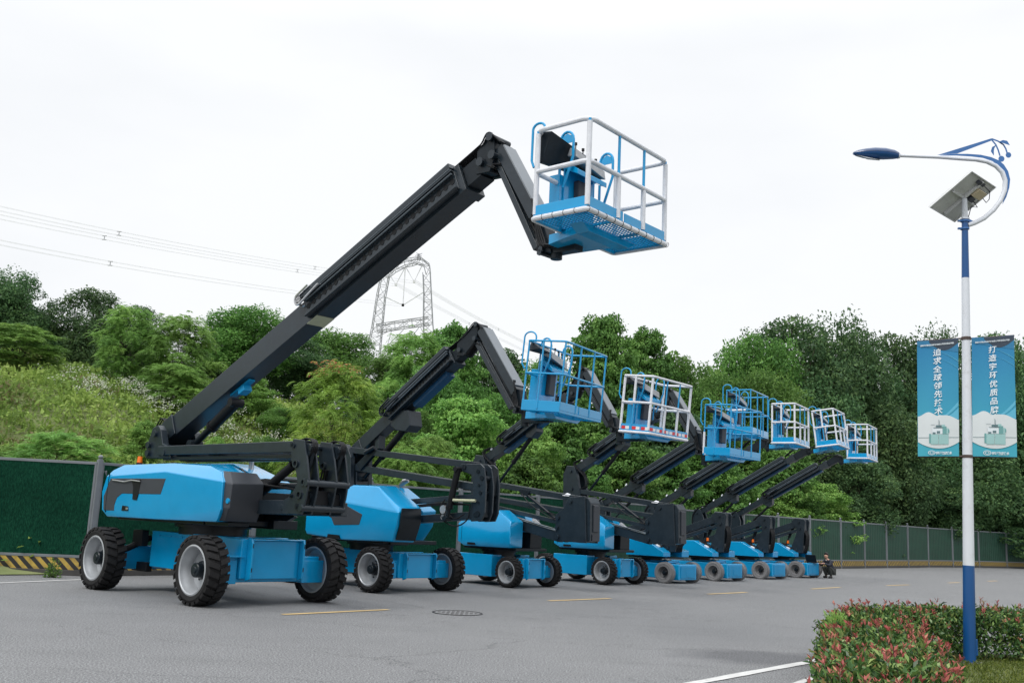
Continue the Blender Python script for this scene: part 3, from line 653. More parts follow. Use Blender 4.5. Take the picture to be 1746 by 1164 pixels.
    e = MB(); e.hull([(-.9, .40, 2.40), (.1, .40, 2.36), (.60, .40, 2.05), (.55, .40, 1.5), (-.9, .40, 1.5), (-.9, .449, 2.40), (.1, .449, 2.36), (.60, .449, 2.05), (.55, .449, 1.5), (-.9, .449, 1.5)]); put('engine_bay', e, 'black', cf)
    ex = MB(); ex.tube([(.0, .7, 2.35), (.0, .7, 2.52), (.04, .72, 2.58), (.12, .76, 2.60)], [.05, .05, .055, .06], 12); put('exhaust_pipe', ex, 'steel', cf)
    beacon(root, -1.62, -.75, 2.35, 1.15)
    # lower link, tower, upper link
    a = MB()
    for s_ in (-1, 1):
        a.beam((-.6, 1.60), (3.25, 1.665), .23, s_ * .52 - (.0 if s_ < 0 else .2), s_ * .52 + (.2 if s_ < 0 else .0))
    a.box(2.72, 3.05, -.30, .30, 1.58, 1.72)
    lk = put('lower_link', a, 'dark', root, bevel=.012)
    g = MB(); g.prism([(1.45, 1.76), (1.98, 1.77), (1.9, 1.90), (1.78, 1.90), (1.65, 1.80)], -.47, -.36); g.prism([(2.8, 1.62), (3.0, 1.62), (3.0, 1.70), (2.8, 1.70)], -.533, -.521); put('link_bracket', g, 'dark', lk, bevel=.006)
    bl = MB()
    for i in range(3):
        for j in range(2): bl.cyl((1.70 + .075 * i, -.53, 1.60 + .07 * j), (1.70 + .075 * i, -.515, 1.60 + .07 * j), .018, 6)
    put('bolt', bl, 'dark2', lk)
    prof = [(3.03, 2.78), (3.33, 2.75), (3.44, 2.46), (3.54, 2.11), (3.50, 1.84), (3.42, 1.56), (2.90, 1.55), (2.90, 1.775), (3.08, 1.84), (3.18, 1.97), (3.24, 2.08), (3.17, 2.25), (3.02, 2.42), (3.0, 2.6)]
    for y in (-.535, -.345, .025, .265):
        pl = MB(); pl.prism(prof, y - .018, y + .018)
        o_ = put('tower_plate', pl, 'dark', root, bevel=.008)
        for x, z, q in ((3.17, 2.37, .068), (3.42, 2.07, .062), (3.33, 1.87, .070)):
            rg = MB(); rg.lathe_y([(q, -.03), (q, .0), (q * .6, .0), (q * .6, -.03)], (x, y - .0185, z), 18); put('pin_boss', rg, 'dark', o_)
            rg = MB(); rg.cyl((x, y - .0195, z), (x, y - .0185, z), q * .6, 14); put('bore_hole', rg, 'black', o_)
        for x, z, q in ((3.12, 1.85, .035), (3.31, 1.68, .05), (3.04, 2.68, .045)):
            rg = MB(); rg.cyl((x, y - .05, z), (x, y - .0185, z), q, 14); rg.cyl((x, y - .062, z), (x, y - .0505, z), q * .55, 6); put('pin_boss', rg, 'dark2', o_)
    cr = MB()
    for x, z, q in ((3.49, 2.06, .058), (3.06, 2.67, .045), (3.40, 1.66, .06)): cr = MB(); cr.cyl((x, -.58, z), (x, .30, z), q, 14); put('tower_cross_tube', cr, 'dark', root)
    fb = MB(); fb.box(3.02, 3.38, -.32, .0, 1.57, 1.95); fb.box(3.06, 3.38, -.51, -.37, 1.60, 1.90); fb.box(3.06, 3.38, .05, .24, 1.60, 1.90); put('tower_block', fb, 'black', root, bevel=.01)
    for y in (-.44, .145):
        lev = MB(); lev.hull([(x, yy, z) for x, z in ((2.95, 2.72), (3.42, 2.70), (3.48, 2.60), (3.40, 2.48), (3.1, 2.50), (2.95, 2.56)) for yy in (y - .06, y + .06)]); put('link_end', lev, 'dark', root, bevel=.012)
        lev = MB(); lev.beam((3.44, 2.62), (3.26, 1.98), .09, y - .03, y + .03); lev.cyl((3.44, y - .075, 2.62), (3.44, y + .075, 2.62), .05, 12); put('timing_link', lev, 'dark2', root, bevel=.006)
        hoses(root, [[(3.05, y - .05 + .03 * q, 2.74), (3.3, y - .05 + .03 * q, 2.785), (3.47, y - .05 + .03 * q, 2.74), (3.50, y - .05 + .03 * q, 2.62), (3.42, y - .04 + .03 * q, 2.50)] for q in range(4)], .011)
    u = MB()
    for y0 in (-.50, .06): u.beam((-1.45, 2.645), (2.98, 2.655), .17, y0, y0 + .14, .19)
    for y0 in (-.40, .10): u.beam((-1.4, 2.50), (2.98, 2.50), .07, y0, y0 + .10)
    u.box(.1, .5, -.32, .16, 2.55, 2.66)
    put('upper_link', u, 'dark', root, bevel=.012)
    cylinder(root, (2.92, 2.46), (1.83, 1.86), -.30, .075, .15)
    hoses(root, [[(1.2, -.55 + .03 * i, 1.85 + .02 * i), (1.9, -.5 + .05 * i, 2.02 + .02 * i), (2.5, -.25 + .04 * i, 1.98), (3.1, -.1 + .05 * i, 1.95), (3.3, -.1 + .05 * i, 2.3)] for i in range(6)] +
          [[(1.6, -.55, 1.8), (1.75, -.56, 2.05), (1.95, -.5, 2.1), (2.1, -.45, 2.0)], [(1.55, -.5, 1.8), (1.65, -.52, 1.98), (1.85, -.5, 2.05), (2.0, -.4, 1.98)],
           [(.6, .2, 2.0), (1.4, .25, 2.08), (2.2, .3, 2.06), (3.1, .3, 2.1)], [(.6, .3, 2.05), (1.4, .33, 2.14), (2.2, .36, 2.12), (3.1, .33, 2.16)]], .02)
    ex = MB(); ex.box(.3, 1.9, -.38, .38, 1.72, 1.90); ex.cyl((1.2, -.2, 1.98), (2.7, -.15, 2.02), .05, 12); ex.cyl((1.2, .1, 2.02), (2.6, .12, 2.06), .04, 12); put('valve_block', ex, 'dark2', root, bevel=.01)
    # rear riser
    rs = MB()
    for y in (-.46, .28): rs.prism([(-1.96, 2.50), (-1.0, 2.50), (-1.05, 2.70), (-1.35, 2.78), (-1.48, 3.06), (-1.60, 3.15), (-1.80, 3.10), (-1.96, 2.74)], y, y + .14)
    rs.box(-1.9, -1.4, -.315, .275, 2.52, 2.70)
    k = put('boom_riser', rs, 'dark', root, bevel=.012)
    pins(k, [(-1.64, 2.98), (-1.84, 2.76), (-1.84, 2.60), (-1.22, 2.60)], -.50, .46, .05)
    bo, P, l = boom(root, (-1.95, 2.95), (6.32, 6.755), .425, .19, 5.05, 3.95, up=.05)
    P3 = lambda t, o, y: (P(t, o)[0], y, P(t, o)[1])
    pl = MB(); pl.beam(P(-.12, -.02), P(.55, .02), .44, -.225, -.191); pl.beam(P(-.12, -.02), P(.55, .02), .44, .191, .225); put('boom_foot_plate', pl, 'dark', bo, bevel=.01)
    hoses(bo, [[P3(t, o, y) for t, o, y in ((.1, .30, -.10 + .05 * q), (.0, .42, -.12 + .05 * q), (-.25, .30, -.12 + .05 * q), (-.35, .0, -.10 + .05 * q), (-.25, -.30, -.08 + .05 * q))] for q in range(5)], .016)
    tg = MB(); tg.beam(P(4.95, -.2150), P(5.25, -.2150), .004, -.19, .19); put('pale_tape_band', tg, 'tag', bo)
    bb = MB(); bb.beam(P(2.3, -.235), P(2.95, -.235), .04, -.07, .07); bb.beam(P(2.58, -.31), P(2.78, -.31), .12, -.09, .09); put('cylinder_bracket', bb, 'blue_matte', bo, bevel=.01)
    cylinder(root, (-.95, 2.80), (.36, 3.56), 0, .105, .42)
    nose(root, P(l + .35, .02), (6.86, 7.28), (6.92, 6.98), .40, .17)
    jib(root, (6.96, 7.12), (7.72, 5.92), (6.92, 6.92), (7.78, 5.42), .18, .125)
    jib_end(root, (7.72, 5.95), (7.92, 5.38), 8.42, 5.46, .12)
    basket(root, (8.42, -.01, 5.53), R(2.4), 0, 1.92, .87, 1.2, 'all', .022, big=True, seg=10)
machine1()

# ================================================================== MACHINE 2
def machine2():
    root = root_at(-2.991, 23.222, 'second boom lift from the left, blue with silver rims and an unpadded all blue basket')
    t, wb, r, w = 2.13, 2.75, .475, .32
    rough_chassis(root, t, wb, r, w, .28, .84, .46, .85)
    for x, s_ in ((wb / 2, -1), (wb / 2, 1), (-wb / 2, -1), (-wb / 2, 1)): wheel(root, x, s_ * t / 2, s_, r, w, 'black')
    turntable(root, .84, .5, .2)
    dk = MB(); dk.box(-1.2, 1.3, -.8, .8, 1.0, 1.08); dk.box(.75, 1.35, -.62, -.1, .98, 1.30); dk.box(-.9, .6, .0, .55, 1.081, 1.7); put('turntable_deck', dk, 'dark2', root, bevel=.01)
    c = MB(); c.hull([(-1.13, -1.05, 1.20), (-1.14, -1.05, 1.52), (.15, -1.05, 1.86), (.95, -1.05, 1.72), (2.02, -1.05, 1.68), (2.0, -1.05, 1.42), (-1.1, -1.02, 1.10), (.2, -1.0, 1.03), (1.78, -.95, 1.06),
                      (-.7, -.9, 1.92), (.25, -.85, 2.24), (1.05, -.82, 2.22), (1.95, -.95, 1.78), (-1.1, -.3, 1.1), (-1.1, -.3, 1.5), (-.5, -.3, 2.05), (.3, -.3, 2.27), (1.05, -.3, 2.25), (1.9, -.3, 1.80), (1.75, -.3, 1.06)])
    cw = put('engine_cowl', c, 'blue', root, bevel=.03, seg=3, label='near side blue cowl with charcoal panel')
    p = MB(); p.prism([(-.45, 1.70), (.10, 1.84), (.86, 1.60), (.78, 1.38), (-.08, 1.34), (-.2, 1.50), (-.5, 1.60)], -1.058, -1.03); put('side_panel', p, 'panel', cw, bevel=.008)
    o = MB(); o.prism([(-.3, 1.06), (.12, 1.05), (.1, 1.13), (-.28, 1.14)], -1.054, -1.0); put('vent_opening', o, 'black', cw)
    e = MB(); e.hull([(1.84, -.92, 1.10), (2.04, -1.0, 1.44), (2.045, -1.0, 1.66), (1.98, -.93, 1.77), (1.93, -.32, 1.78), (1.95, -.32, 1.5), (1.80, -.32, 1.09), (2.0, -.5, 1.6)]); put('cowl_end_trim', e, 'dark2', cw, bevel=.006)
    c = MB(); c.hull([(-1.1, 1.05, 1.1), (-1.1, 1.05, 1.7), (-.5, .9, 2.28), (.1, .92, 2.26), (.98, 1.05, 1.75), (.9, 1.05, 1.4), (.62, 1.0, 1.02), (-1.1, .56, 1.1), (-.5, .56, 2.28), (.1, .6, 2.26), (.9, .7, 1.72), (.6, .7, 1.02)])
    cf = put('engine_cowl', c, 'blue', root, bevel=.025, seg=3, label='far side blue cowl with open engine bay')
    e = MB(); e.hull([(-.8, y, 2.18) for y in (.5, .56)] + [(.05, y, 2.16) for y in (.5, .56)] + [(.72, y, 1.7) for y in (.6, .69)] + [(.6, y, 1.2) for y in (.6, .69)] + [(-.8, y, 1.2) for y in (.5, .56)]); put('engine_bay', e, 'black', cf)
    ex = MB(); ex.tube([(-.05, .8, 2.2), (-.03, .8, 2.32), (.06, .82, 2.40), (.16, .86, 2.44)], [.04, .05, .07, .05], 12); put('exhaust_pipe', ex, 'steel', cf)
    # tower
    prof = [(2.98, 2.74), (3.55, 2.74), (3.66, 2.66), (3.74, 2.3), (3.74, 1.75), (3.66, 1.58), (3.36, 1.56), (3.30, 1.68), (3.38, 2.1), (3.34, 2.5), (2.98, 2.60)]
    for y in (-.24, -.02, .16):
        pl = MB(); pl.prism(prof, y - .02, y + .02); o_ = put('tower_plate', pl, 'dark', root, bevel=.012)
        rg = MB()
        for x, z, q in ((3.5, 2.58, .045), (3.55, 2.3, .03), (3.55, 1.95, .03), (3.48, 1.7, .045)): rg.cyl((x, y - .035, z), (x, y - .0205, z), q, 12)
        put('pin_boss', rg, 'dark2', o_)
    cr = MB()
    for x, z, q in ((3.62, 2.45, .05), (3.55, 1.72, .06), (3.6, 2.15, .04), (3.1, 2.67, .05)): cr.cyl((x, -.28, z), (x, .2, z), q, 12)
    cr.box(3.42, 3.66, -.218, -.042, 1.66, 1.98); cr.box(3.42, 3.68, .0, .14, 2.1, 2.66)
    put('tower_cross_tube', cr, 'dark2', root)
    hb = MB(); hb.cyl((2.9, -.34, 1.98), (3.5, -.30, 1.98), .03, 10); put('pale_hose', hb, 'tag', root)
    u = MB()
    for y0 in (-.24, .08): u.beam((-.95, 3.10), (3.1, 2.73), .14, y0, y0 + .14)
    u.beam((-.8, 2.70), (3.45, 2.25), .15, -.20, -.06); u.beam((-.8, 2.70), (3.45, 2.25), .15, .06, .18)
    put('upper_link', u, 'dark', root, bevel=.01)
    u = MB(); u.beam((-.5, 1.78), (3.45, 2.08), .11, -.19, -.05); u.beam((-.2, 1.40), (3.45, 1.70), .15, -.20, -.05); u.beam((-.2, 1.40), (3.45, 1.70), .15, .03, .13)
    put('lower_link', u, 'dark', root, bevel=.01)
    hoses(root, [[(.6, -.25, 1.66 + .02 * i), (1.6, -.24, 1.80 + .02 * i), (2.6, -.24, 1.88 + .02 * i), (3.3, -.22, 1.9)] for i in range(3)] + [[(2.6, -.28, 2.0), (2.5, -.32, 1.8), (2.65, -.33, 1.55), (3.0, -.32, 1.45), (3.3, -.3, 1.6), (3.35, -.3, 1.9)], [(2.8, -.3, 1.9), (2.75, -.3, 1.7), (2.95, -.3, 1.6), (3.2, -.3, 1.7)]], .014)
    mo = MB(); mo.cyl((2.62, -.36, 1.78), (2.62, -.22, 1.78), .09, 14); mo.cyl((2.60, -.34, 1.62), (2.60, -.24, 1.62), .05, 12); put('hydraulic_motor', mo, 'steel', root)
    cylinder(root, (2.72, 1.60), (2.97, 2.62), -.32, .07, .2)
    rs = MB()
    for y in (-.34, .2): rs.prism([(-.92, 2.05), (-.48, 2.05), (-.55, 2.9), (-.75, 3.20), (-1.02, 3.22), (-1.12, 2.9)], y, y + .12)
    rs.prism([(-.95, 1.7), (-.45, 1.7), (-.5, 2.6), (-.9, 2.9)], -.18, .18)
    k = put('boom_riser', rs, 'dark', root, bevel=.012)
    pins(k, [(-.80, 3.02), (-.72, 2.5), (-.68, 2.2)], -.38, .36, .04)
    bo, P, l = boom(root, (-.88, 2.94), (2.45, 5.08), .30, .15, 1.65, 2.3, up=.075, chain='dark2')
    br = MB(); br.hull([(x, y, z) for x, z in ((.72, 3.98), (1.18, 3.95), (1.26, 3.60), (1.1, 3.47), (.78, 3.50), (.58, 3.62)) for y in (-.19, .19)]); br.prism([(-.05, 3.5), (.12, 3.62), (.14, 3.1), (0, 3.05)], -.1, .1)
    put('boom_bracket', br, 'dark', bo, bevel=.02)
    bb = MB(); bb.beam(P(2.4, -.20), P(3.6, -.20), .10, -.12, .12); put('boom_underside_reflection', bb, 'navy_reflection', bo)  # added strip coloured as the blue reflection on the boom's underside
    cylinder(root, (-.42, 2.42), (.86, 3.52), -.02, .075, .45)
    mt = MB(); mt.hull([(x, y, z) for x, z in ((-.45, 2.75), (.12, 3.15), (.2, 3.0), (-.3, 2.6)) for y in (-.25, -.16)]); mt.cyl((-.1, -.3, 3.0), (.2, -.28, 3.12), .05, 10); put('pump_unit', mt, 'dark2', root, bevel=.01)
    nose(root, P(l + .2, .02), (3.12, 5.72), (3.10, 5.42), .30, .14)
    jib(root, (3.20, 5.62), (4.28, 4.20), (3.10, 5.34), (4.18, 3.88), .20, .13)
    jib_end(root, (4.28, 4.25), (4.34, 3.85), 5.12, 3.72, .11)
    basket(root, (5.12, -.16, 3.74), R(11), R(4.5), 1.8, .83, 1.3, 'none', .020)
machine2()

# ================================================================== MACHINES 3, 4
def machine3(pos, label, i):
    root = root_at(*pos, label)
    t, wb, r, w = 1.5, 2.1, .375, .25
    rough_chassis(root, t, wb, r, w, .20, .72, .34, .62)
    sb = MB(); sb.box(-.80, .42, -.72, -.36, .22, .76); sb.box(-.80, .42, .36, .72, .22, .76); put('battery_box', sb, 'blue', root, bevel=.015, label='flat sided blue side box')
    for x, s_ in ((wb / 2, -1), (wb / 2, 1), (-wb / 2, -1), (-wb / 2, 1)): wheel(root, x, s_ * t / 2, s_, r, w, 'black')
    turntable(root, .72, .42, .2)
    dk = MB(); dk.box(-.7, 1.1, -.6, .6, .88, .95); dk.box(.4, 1.0, .05, .5, .951, 1.35); put('turntable_deck', dk, 'dark2', root, bevel=.01)
    c = MB(); c.hull([(-.70, -.85, 1.05), (-.70, -.85, 1.50), (.2, -.85, 1.52), (1.10, -.85, 1.46), (1.12, -.85, 1.05), (-.5, -.8, .94), (1.06, -.8, .95), (-.6, -.78, 1.60), (.15, -.70, 1.86), (.52, -.68, 1.86), (1.05, -.76, 1.60),
                      (-.7, -.25, .94), (-.6, -.25, 1.7), (.15, -.25, 1.88), (.52, -.25, 1.88), (1.0, -.25, 1.6), (1.0, -.25, .95)])
    cw = put('cowl', c, 'blue', root, bevel=.02, seg=3, label='near side blue cowl')
    o = MB(); o.prism([(-.35, .975), (-.08, .975), (-.09, 1.03), (-.34, 1.03)], -.853, -.80); o.box(-.565, -.56, -.856, -.84, 1.05, 1.5); put('vent_opening', o, 'black', cw)
    c = MB(); c.hull([(-.7, .85, 1.0), (-.7, .85, 1.6), (-.2, .7, 1.88), (.3, .7, 1.86), (.62, .85, 1.5), (.55, .85, .98), (-.7, .5, 1.0), (-.2, .5, 1.88), (.3, .5, 1.86), (.55, .5, 1.5), (.5, .5, .98)]); put('cowl', c, 'blue', root, bevel=.02, seg=3, label='far side blue cowl')
    wh = MB(); wh.hull([(.58, .55, 1.66), (.86, .55, 1.50), (.9, .62, 1.50), (.62, .66, 1.68), (.6, .6, 1.74), (.88, .6, 1.56)]); put('light_cover', wh, 'foam', root, bevel=.01)
    # tower box
    c = MB(); c.prism([(2.05, 1.18), (2.02, 1.80), (2.28, 1.99), (2.42, 2.24), (2.92, 2.28), (3.0, 1.17)], -.24, -.20); c.prism([(2.05, 1.18), (2.02, 1.80), (2.28, 1.99), (2.42, 2.24), (2.92, 2.28), (3.0, 1.17)], .20, .24)
    c.hull([(x, y, z) for x, z in ((2.90, 1.19), (2.88, 2.25), (2.98, 2.24), (3.06, 2.12), (3.08, 1.22)) for y in (-.195, .195)])
    c.box(2.2, 2.9, -.19, .19, 1.22, 1.75)
    tw = put('tower', c, 'dark', root, bevel=.012)
    pn = MB(); pn.hull([(x, y, z) for x, z in ((3.075, 1.42), (3.06, 2.08), (3.10, 2.06), (3.11, 1.44)) for y in (-.09, .09)]); pn.box(3.088, 3.10, -.13, .13, 1.22, 1.38); put('tower_front_cover', pn, 'panel', tw, bevel=.01)
    pins(tw, [(2.12, 1.74), (2.10, 1.50), (2.14, 1.28), (2.5, 2.14)], -.27, .27, .035)
    lp = MB(); lp.hull([(2.18, -.20, 2.28), (2.4, -.14, 2.32), (2.2, -.1, 2.30), (2.4, -.20, 2.27), (2.3, -.15, 2.35)]); put('white_wrap', lp, 'foam', root)
    beacon(root, 2.02, .32, 1.90, .9)
    u = MB()
    for y0 in (-.19, .09): u.beam((-.75, 2.60), (2.50, 2.22), .13, y0, y0 + .10)
    u.beam((-.62, 2.20), (2.2, 1.92), .11, -.17, -.07); u.beam((-.6, 2.20), (2.2, 1.92), .11, .07, .17)
    put('upper_link', u, 'dark', root, bevel=.008)
    u = MB(); u.beam((-.6, 2.02), (2.15, 1.62), .10, -.19, -.06); u.beam((-.2, 1.72), (2.15, 1.27), .24, -.19, -.03); u.beam((-.2, 1.72), (2.15, 1.27), .24, .05, .19)
    put('lower_link', u, 'dark', root, bevel=.008)
    tr = MB(); tr.beam((-.1, 1.86), (2.05, 1.45), .022, -.215, -.192); tr.beam((.0, 1.815), (2.05, 1.43), .008, -.222, -.216); put('cable_chain', tr, 'steel', root)
    hoses(root, [[(-.3, -.215, 1.88), (.6, -.215, 1.72), (1.5, -.215, 1.54), (2.1, -.2, 1.45)], [(-.4, -.2, 2.12), (.6, -.2, 2.02), (1.5, -.2, 1.9), (2.1, -.2, 1.8)], [(.9, -.24, 2.30), (1.2, -.25, 2.05), (1.7, -.22, 1.8), (2.1, -.2, 1.66)]], .012)
    lb = MB(); lb.prism([(.75, 2.42), (1.15, 2.38), (1.05, 2.26), (.85, 2.26)], -.205, -.1); lb.cyl((.98, -.16, 2.30), (1.95, -.14, 1.72), .045, 10); put('link_cylinder', lb, 'dark2', root, bevel=.004)
    rs = MB()
    for y in (-.22, .12): rs.prism([(-.92, 2.02), (-.36, 2.02), (-.30, 2.48), (-.42, 3.0), (-.55, 3.28), (-.82, 3.30), (-.95, 3.05)], y, y + .10)
    k = put('boom_riser', rs, 'dark', root, bevel=.012); pins(k, [(-.66, 3.14), (-.6, 2.62), (-.6, 2.2)], -.25, .25, .035)
    hoses(k, [[(-.5, -.18 + .05 * i, 2.6), (-.15, -.2 + .05 * i, 2.7), (-.2, -.2 + .05 * i, 3.0), (-.6, -.2 + .04 * i, 3.35), (-.3, -.18 + .04 * i, 3.5)] for i in range(4)], .012)
    bo, P, l = boom(root, (-.68, 3.12), (2.15, 4.72), .24, .11, .95, 2.1, up=.065, holes=False, chain='black')
    br = MB(); br.hull([(x, y, z) for x, z in ((.80, 4.02), (1.15, 4.22), (1.22, 3.88), (1.05, 3.72), (.86, 3.74)) for y in (-.14, .14)]); put('boom_bracket', br, 'dark', bo, bevel=.015)
    bb = MB(); bb.beam(P(.8, -.155), P(3.0, -.155), .07, -.09, .09); put('boom_underside_reflection', bb, 'navy_reflection', bo)  # added navy strip, a painted reflection below the boom
    wc = MB()
    for tt in (.45, .8): q = P(tt, .13); wc.cyl((q[0], -.13, q[1] - .03), (q[0], -.09, q[1] + .03), .03, 8)
    put('hose_clip', wc, 'foam', bo)
    cylinder(root, (-.18, 2.52), (.98, 3.80), 0, .055, .45)
    nose(root, P(l + .15, .02), (2.60, 5.42), (2.62, 5.12), .26, .11)
    jib(root, (2.68, 5.34), (3.52, 4.12), (2.62, 5.08), (3.42, 3.95), .17, .11)
    if i == 0: fb, tb, W_ = (4.33, -.04, 3.76), 5.0, 1.8
    else: fb, tb, W_ = (4.17, -.02, 3.56), 4.8, 1.8
    jib_end(root, (3.52, 4.15), (3.56, fb[2] + .12), fb[0], fb[2] - .02, .09)
    basket(root, fb, R(3.0), R(5 if i == 0 else 2), W_, .77, 1.26, 'all' if i == 0 else 'some', .019, tape=(i == 0))
machine3((-.078, 26.331), 'third boom lift from the left, its white padded basket ringed with red and white tape', 0)
machine3((2.555, 29.348), 'fourth boom lift from the left, blue basket with one white wrapped corner post', 1)

# ================================================================== MACHINES 5-8 (electric, grey tyres)
def machine5(pos, label, i, floor, pitch, pad, yaw=R(11), bx=2.95, H=1.22):
    root = root_at(*pos, label)
    t, wb, r, w = 1.5, 1.95, .305, .20
    c = MB(); c.box(-.85, .72, -.50, .50, .12, .57); c.hull([(x, y, z) for x in (.72, 1.30) for y in (-.50, .50) for z in (.10, .56)]); c.box(-1.25, -.85, -.45, .45, .14, .54)
    for x in (wb / 2, -wb / 2): c.box(x - .10, x + .10, -t / 2 + w * .5, t / 2 - w * .5, .2, .42)
    ch = put('chassis', c, 'blue', root, bevel=.025, seg=3)
    tb = MB(); tb.box(-.15, .8, -.30, .30, .572, .64); tb.cyl((.45, .05, .64), (.45, .05, .67), .06, 12); put('chassis_cover', tb, 'blue', ch, bevel=.012)
    fp = MB(); fp.box(1.302, 1.32, -.40, .40, .16, .50); fp.box(1.321, 1.328, -.12, .12, .2, .38); put('front_plate', fp, 'blue_matte', ch, bevel=.008)
    for x, s_ in ((wb / 2, -1), (wb / 2, 1), (-wb / 2, -1), (-wb / 2, 1)): wheel(root, x, s_ * t / 2, s_, r, w, 'grey')
    turntable(root, .64, .33, .12)
    dk = MB(); dk.box(-.55, .8, -.5, .5, .70, .74); dk.box(-.4, .5, -.20, .20, .741, 1.1); put('turntable_deck', dk, 'dark2', root, bevel=.01)
    c = MB(); c.prism([(-.55, .755), (-.50, 1.24), (.12, 1.26), (.82, .90), (.82, .76)], -.62, -.22); cw = put('cowl', c, 'blue', root, bevel=.018, seg=3, label='near side wedge shaped blue cowl')
    k = MB(); k.hull([(.15, -.38, 1.25), (.35, -.38, 1.15), (.6, -.38, 1.02), (.2, -.24, 1.27), (.55, -.24, 1.08), (.35, -.3, 1.22)]); put('cowl_vent', k, 'black', cw)
    k = MB(); k.hull([(.50 + dx, -.44 + dy, 1.06 + dz - dx * .5) for dx in (-.06, .06) for dy in (-.06, .06) for dz in (0, .04)]); put('white_lamp', k, 'foam', cw, bevel=.012)
    c = MB(); c.prism([(-.55, .755), (-.50, 1.2), (.1, 1.2), (.95, .95), (.95, .76)], .22, .62); put('cowl', c, 'blue', root, bevel=.018, seg=3, label='far side blue cowl')
    beacon(root, .28, -.02, 1.22, 1.0)
    # tower
    tw = MB(); prof = [(.50, 2.10), (.66, 2.22), (1.02, 2.20), (1.08, 2.12), (1.02, 1.60), (.98, .92), (.50, .86), (.46, 1.02), (.70, 1.60), (.74, 1.80)]
    for y in (-.20, .16): tw.prism(prof, y, y + .04)
    tw.box(.62, .94, -.155, .155, .9, 1.2); tw.box(.80, 1.0, -.155, .155, 1.72, 2.16)
    to = put('tower', tw, 'dark', root, bevel=.01); pins(to, [(.82, 2.08), (.86, 1.84), (.72, 1.02)], -.23, .23, .03)
    hoses(to, [[(.9, -.12 + .05 * j, 1.9), (1.08, -.14 + .05 * j, 1.6), (1.06, -.14 + .05 * j, 1.2), (.95, -.12 + .05 * j, .92), (.75, -.1 + .05 * j, .95)] for j in range(6)], .014)
    u = MB()
    for y0 in (-.15, .07): u.beam((-2.0, 1.10), (.92, 2.08), .20, y0, y0 + .08, .24); u.beam((-1.95, .92), (.86, 1.82), .09, y0, y0 + .08)
    put('upper_link', u, 'dark', root, bevel=.008)
    cylinder(root, (.18, 1.18), (.52, 1.92), 0, .05, .4)
    rs = MB()
    for y in (-.16, .10): rs.prism([(-2.12, .88), (-1.85, .88), (-1.72, 1.3), (-1.72, 2.05), (-1.85, 2.36), (-2.1, 2.40), (-2.22, 2.2)], y, y + .06)
    k = put('boom_riser', rs, 'dark', root, bevel=.01); pins(k, [(-2.0, 2.24), (-2.0, 1.10), (-1.92, .95)], -.19, .19, .03)
    hoses(k, [[(-1.9, -.18 + .03 * j, 1.3), (-2.15, -.2 + .03 * j, 1.6), (-2.18, -.2 + .03 * j, 2.1), (-1.95, -.18 + .03 * j, 2.42), (-1.6, -.16 + .03 * j, 2.55)] for j in range(4)], .012)
    bo, P, l = boom(root, (-2.06, 2.20), (1.95, 4.33), .21, .09, 1.72, 2.45, up=.07, holes=False, chain='black')
    br = MB(); br.beam(P(1.42, -.01), P(1.85, -.01), .32, -.12, .12); br.hull([(P(tt, oo)[0], y, P(tt, oo)[1]) for tt, oo in ((1.4, -.14), (1.85, -.14), (1.75, -.34), (1.55, -.34)) for y in (-.10, .10)]); put('boom_bracket', br, 'dark', bo, bevel=.015)
    bb = MB(); bb.beam(P(1.9, -.135), P(4.2, -.135), .06, -.07, .07); put('boom_underside_reflection', bb, 'navy_reflection', bo)  # thin added strip that paints in the dark blue reflection
    wc = MB()
    for tt in (.9, 1.3): q = P(tt, .12); wc.cyl((q[0] - .01, -.12, q[1] - .03), (q[0] + .01, -.08, q[1] + .035), .022, 8)
    put('hose_clip', wc, 'foam', bo)
    cylinder(root, (-1.80, 1.55), (P(1.65, -.28)), 0, .045, .45)
    e = P(l + .25, 0)
    n = MB(); n.hull([(x, y, z) for x, z in (P(l, .10), P(l, -.12), P(l + .45, -.14), P(l + .62, .0), P(l + .5, .14)) for y in (-.08, .08)]); ns = put('boom_nose', n, 'dark2', root, bevel=.01)
    hoses(ns, [[(P(l - .3, .2)[0], -.1 + .03 * j, P(l - .3, .2)[1]), (P(l + .2, .24)[0], -.12 + .03 * j, P(l + .2, .24)[1]), (bx - .15, -.12 + .03 * j, floor + .05), (bx, -.1, floor - .1)] for j in range(5)], .012)
    k = MB(); pe = P(l + .5, 0); k.cyl((pe[0] + .08, 0, min(pe[1] - .15, floor - .2)), (pe[0] + .08, 0, floor + .08), .06, 12); k.beam((pe[0], floor - .10), (bx + .08, floor - .10), .10, -.08, .08); k.beam(pe, (pe[0] + .08, floor - .05), .12, -.07, .07)
    put('basket_rotator', k, 'dark2', root, bevel=.006)
    basket(root, (bx, -.13, floor), yaw, pitch, 1.72, .74, H, pad, .019)
machine5((4.654, 31.6), 'fifth boom lift from the left, blue basket half hidden behind the fourth lift\'s basket', 5, 4.42, R(0), 'mid')
machine5((6.69, 34.277), 'sixth boom lift from the left, white padded basket overlapping the blue baskets beside it', 6, 4.43, R(0), 'all')
machine5((8.941, 37.219), 'seventh boom lift from the left, its white padded basket visibly tilted', 7, 4.62, R(-7), 'all', bx=3.02)
machine5((10.91, 39.66), 'last boom lift in the row beside the crouching man, with a white padded basket', 8, 4.48, R(0), 'all')
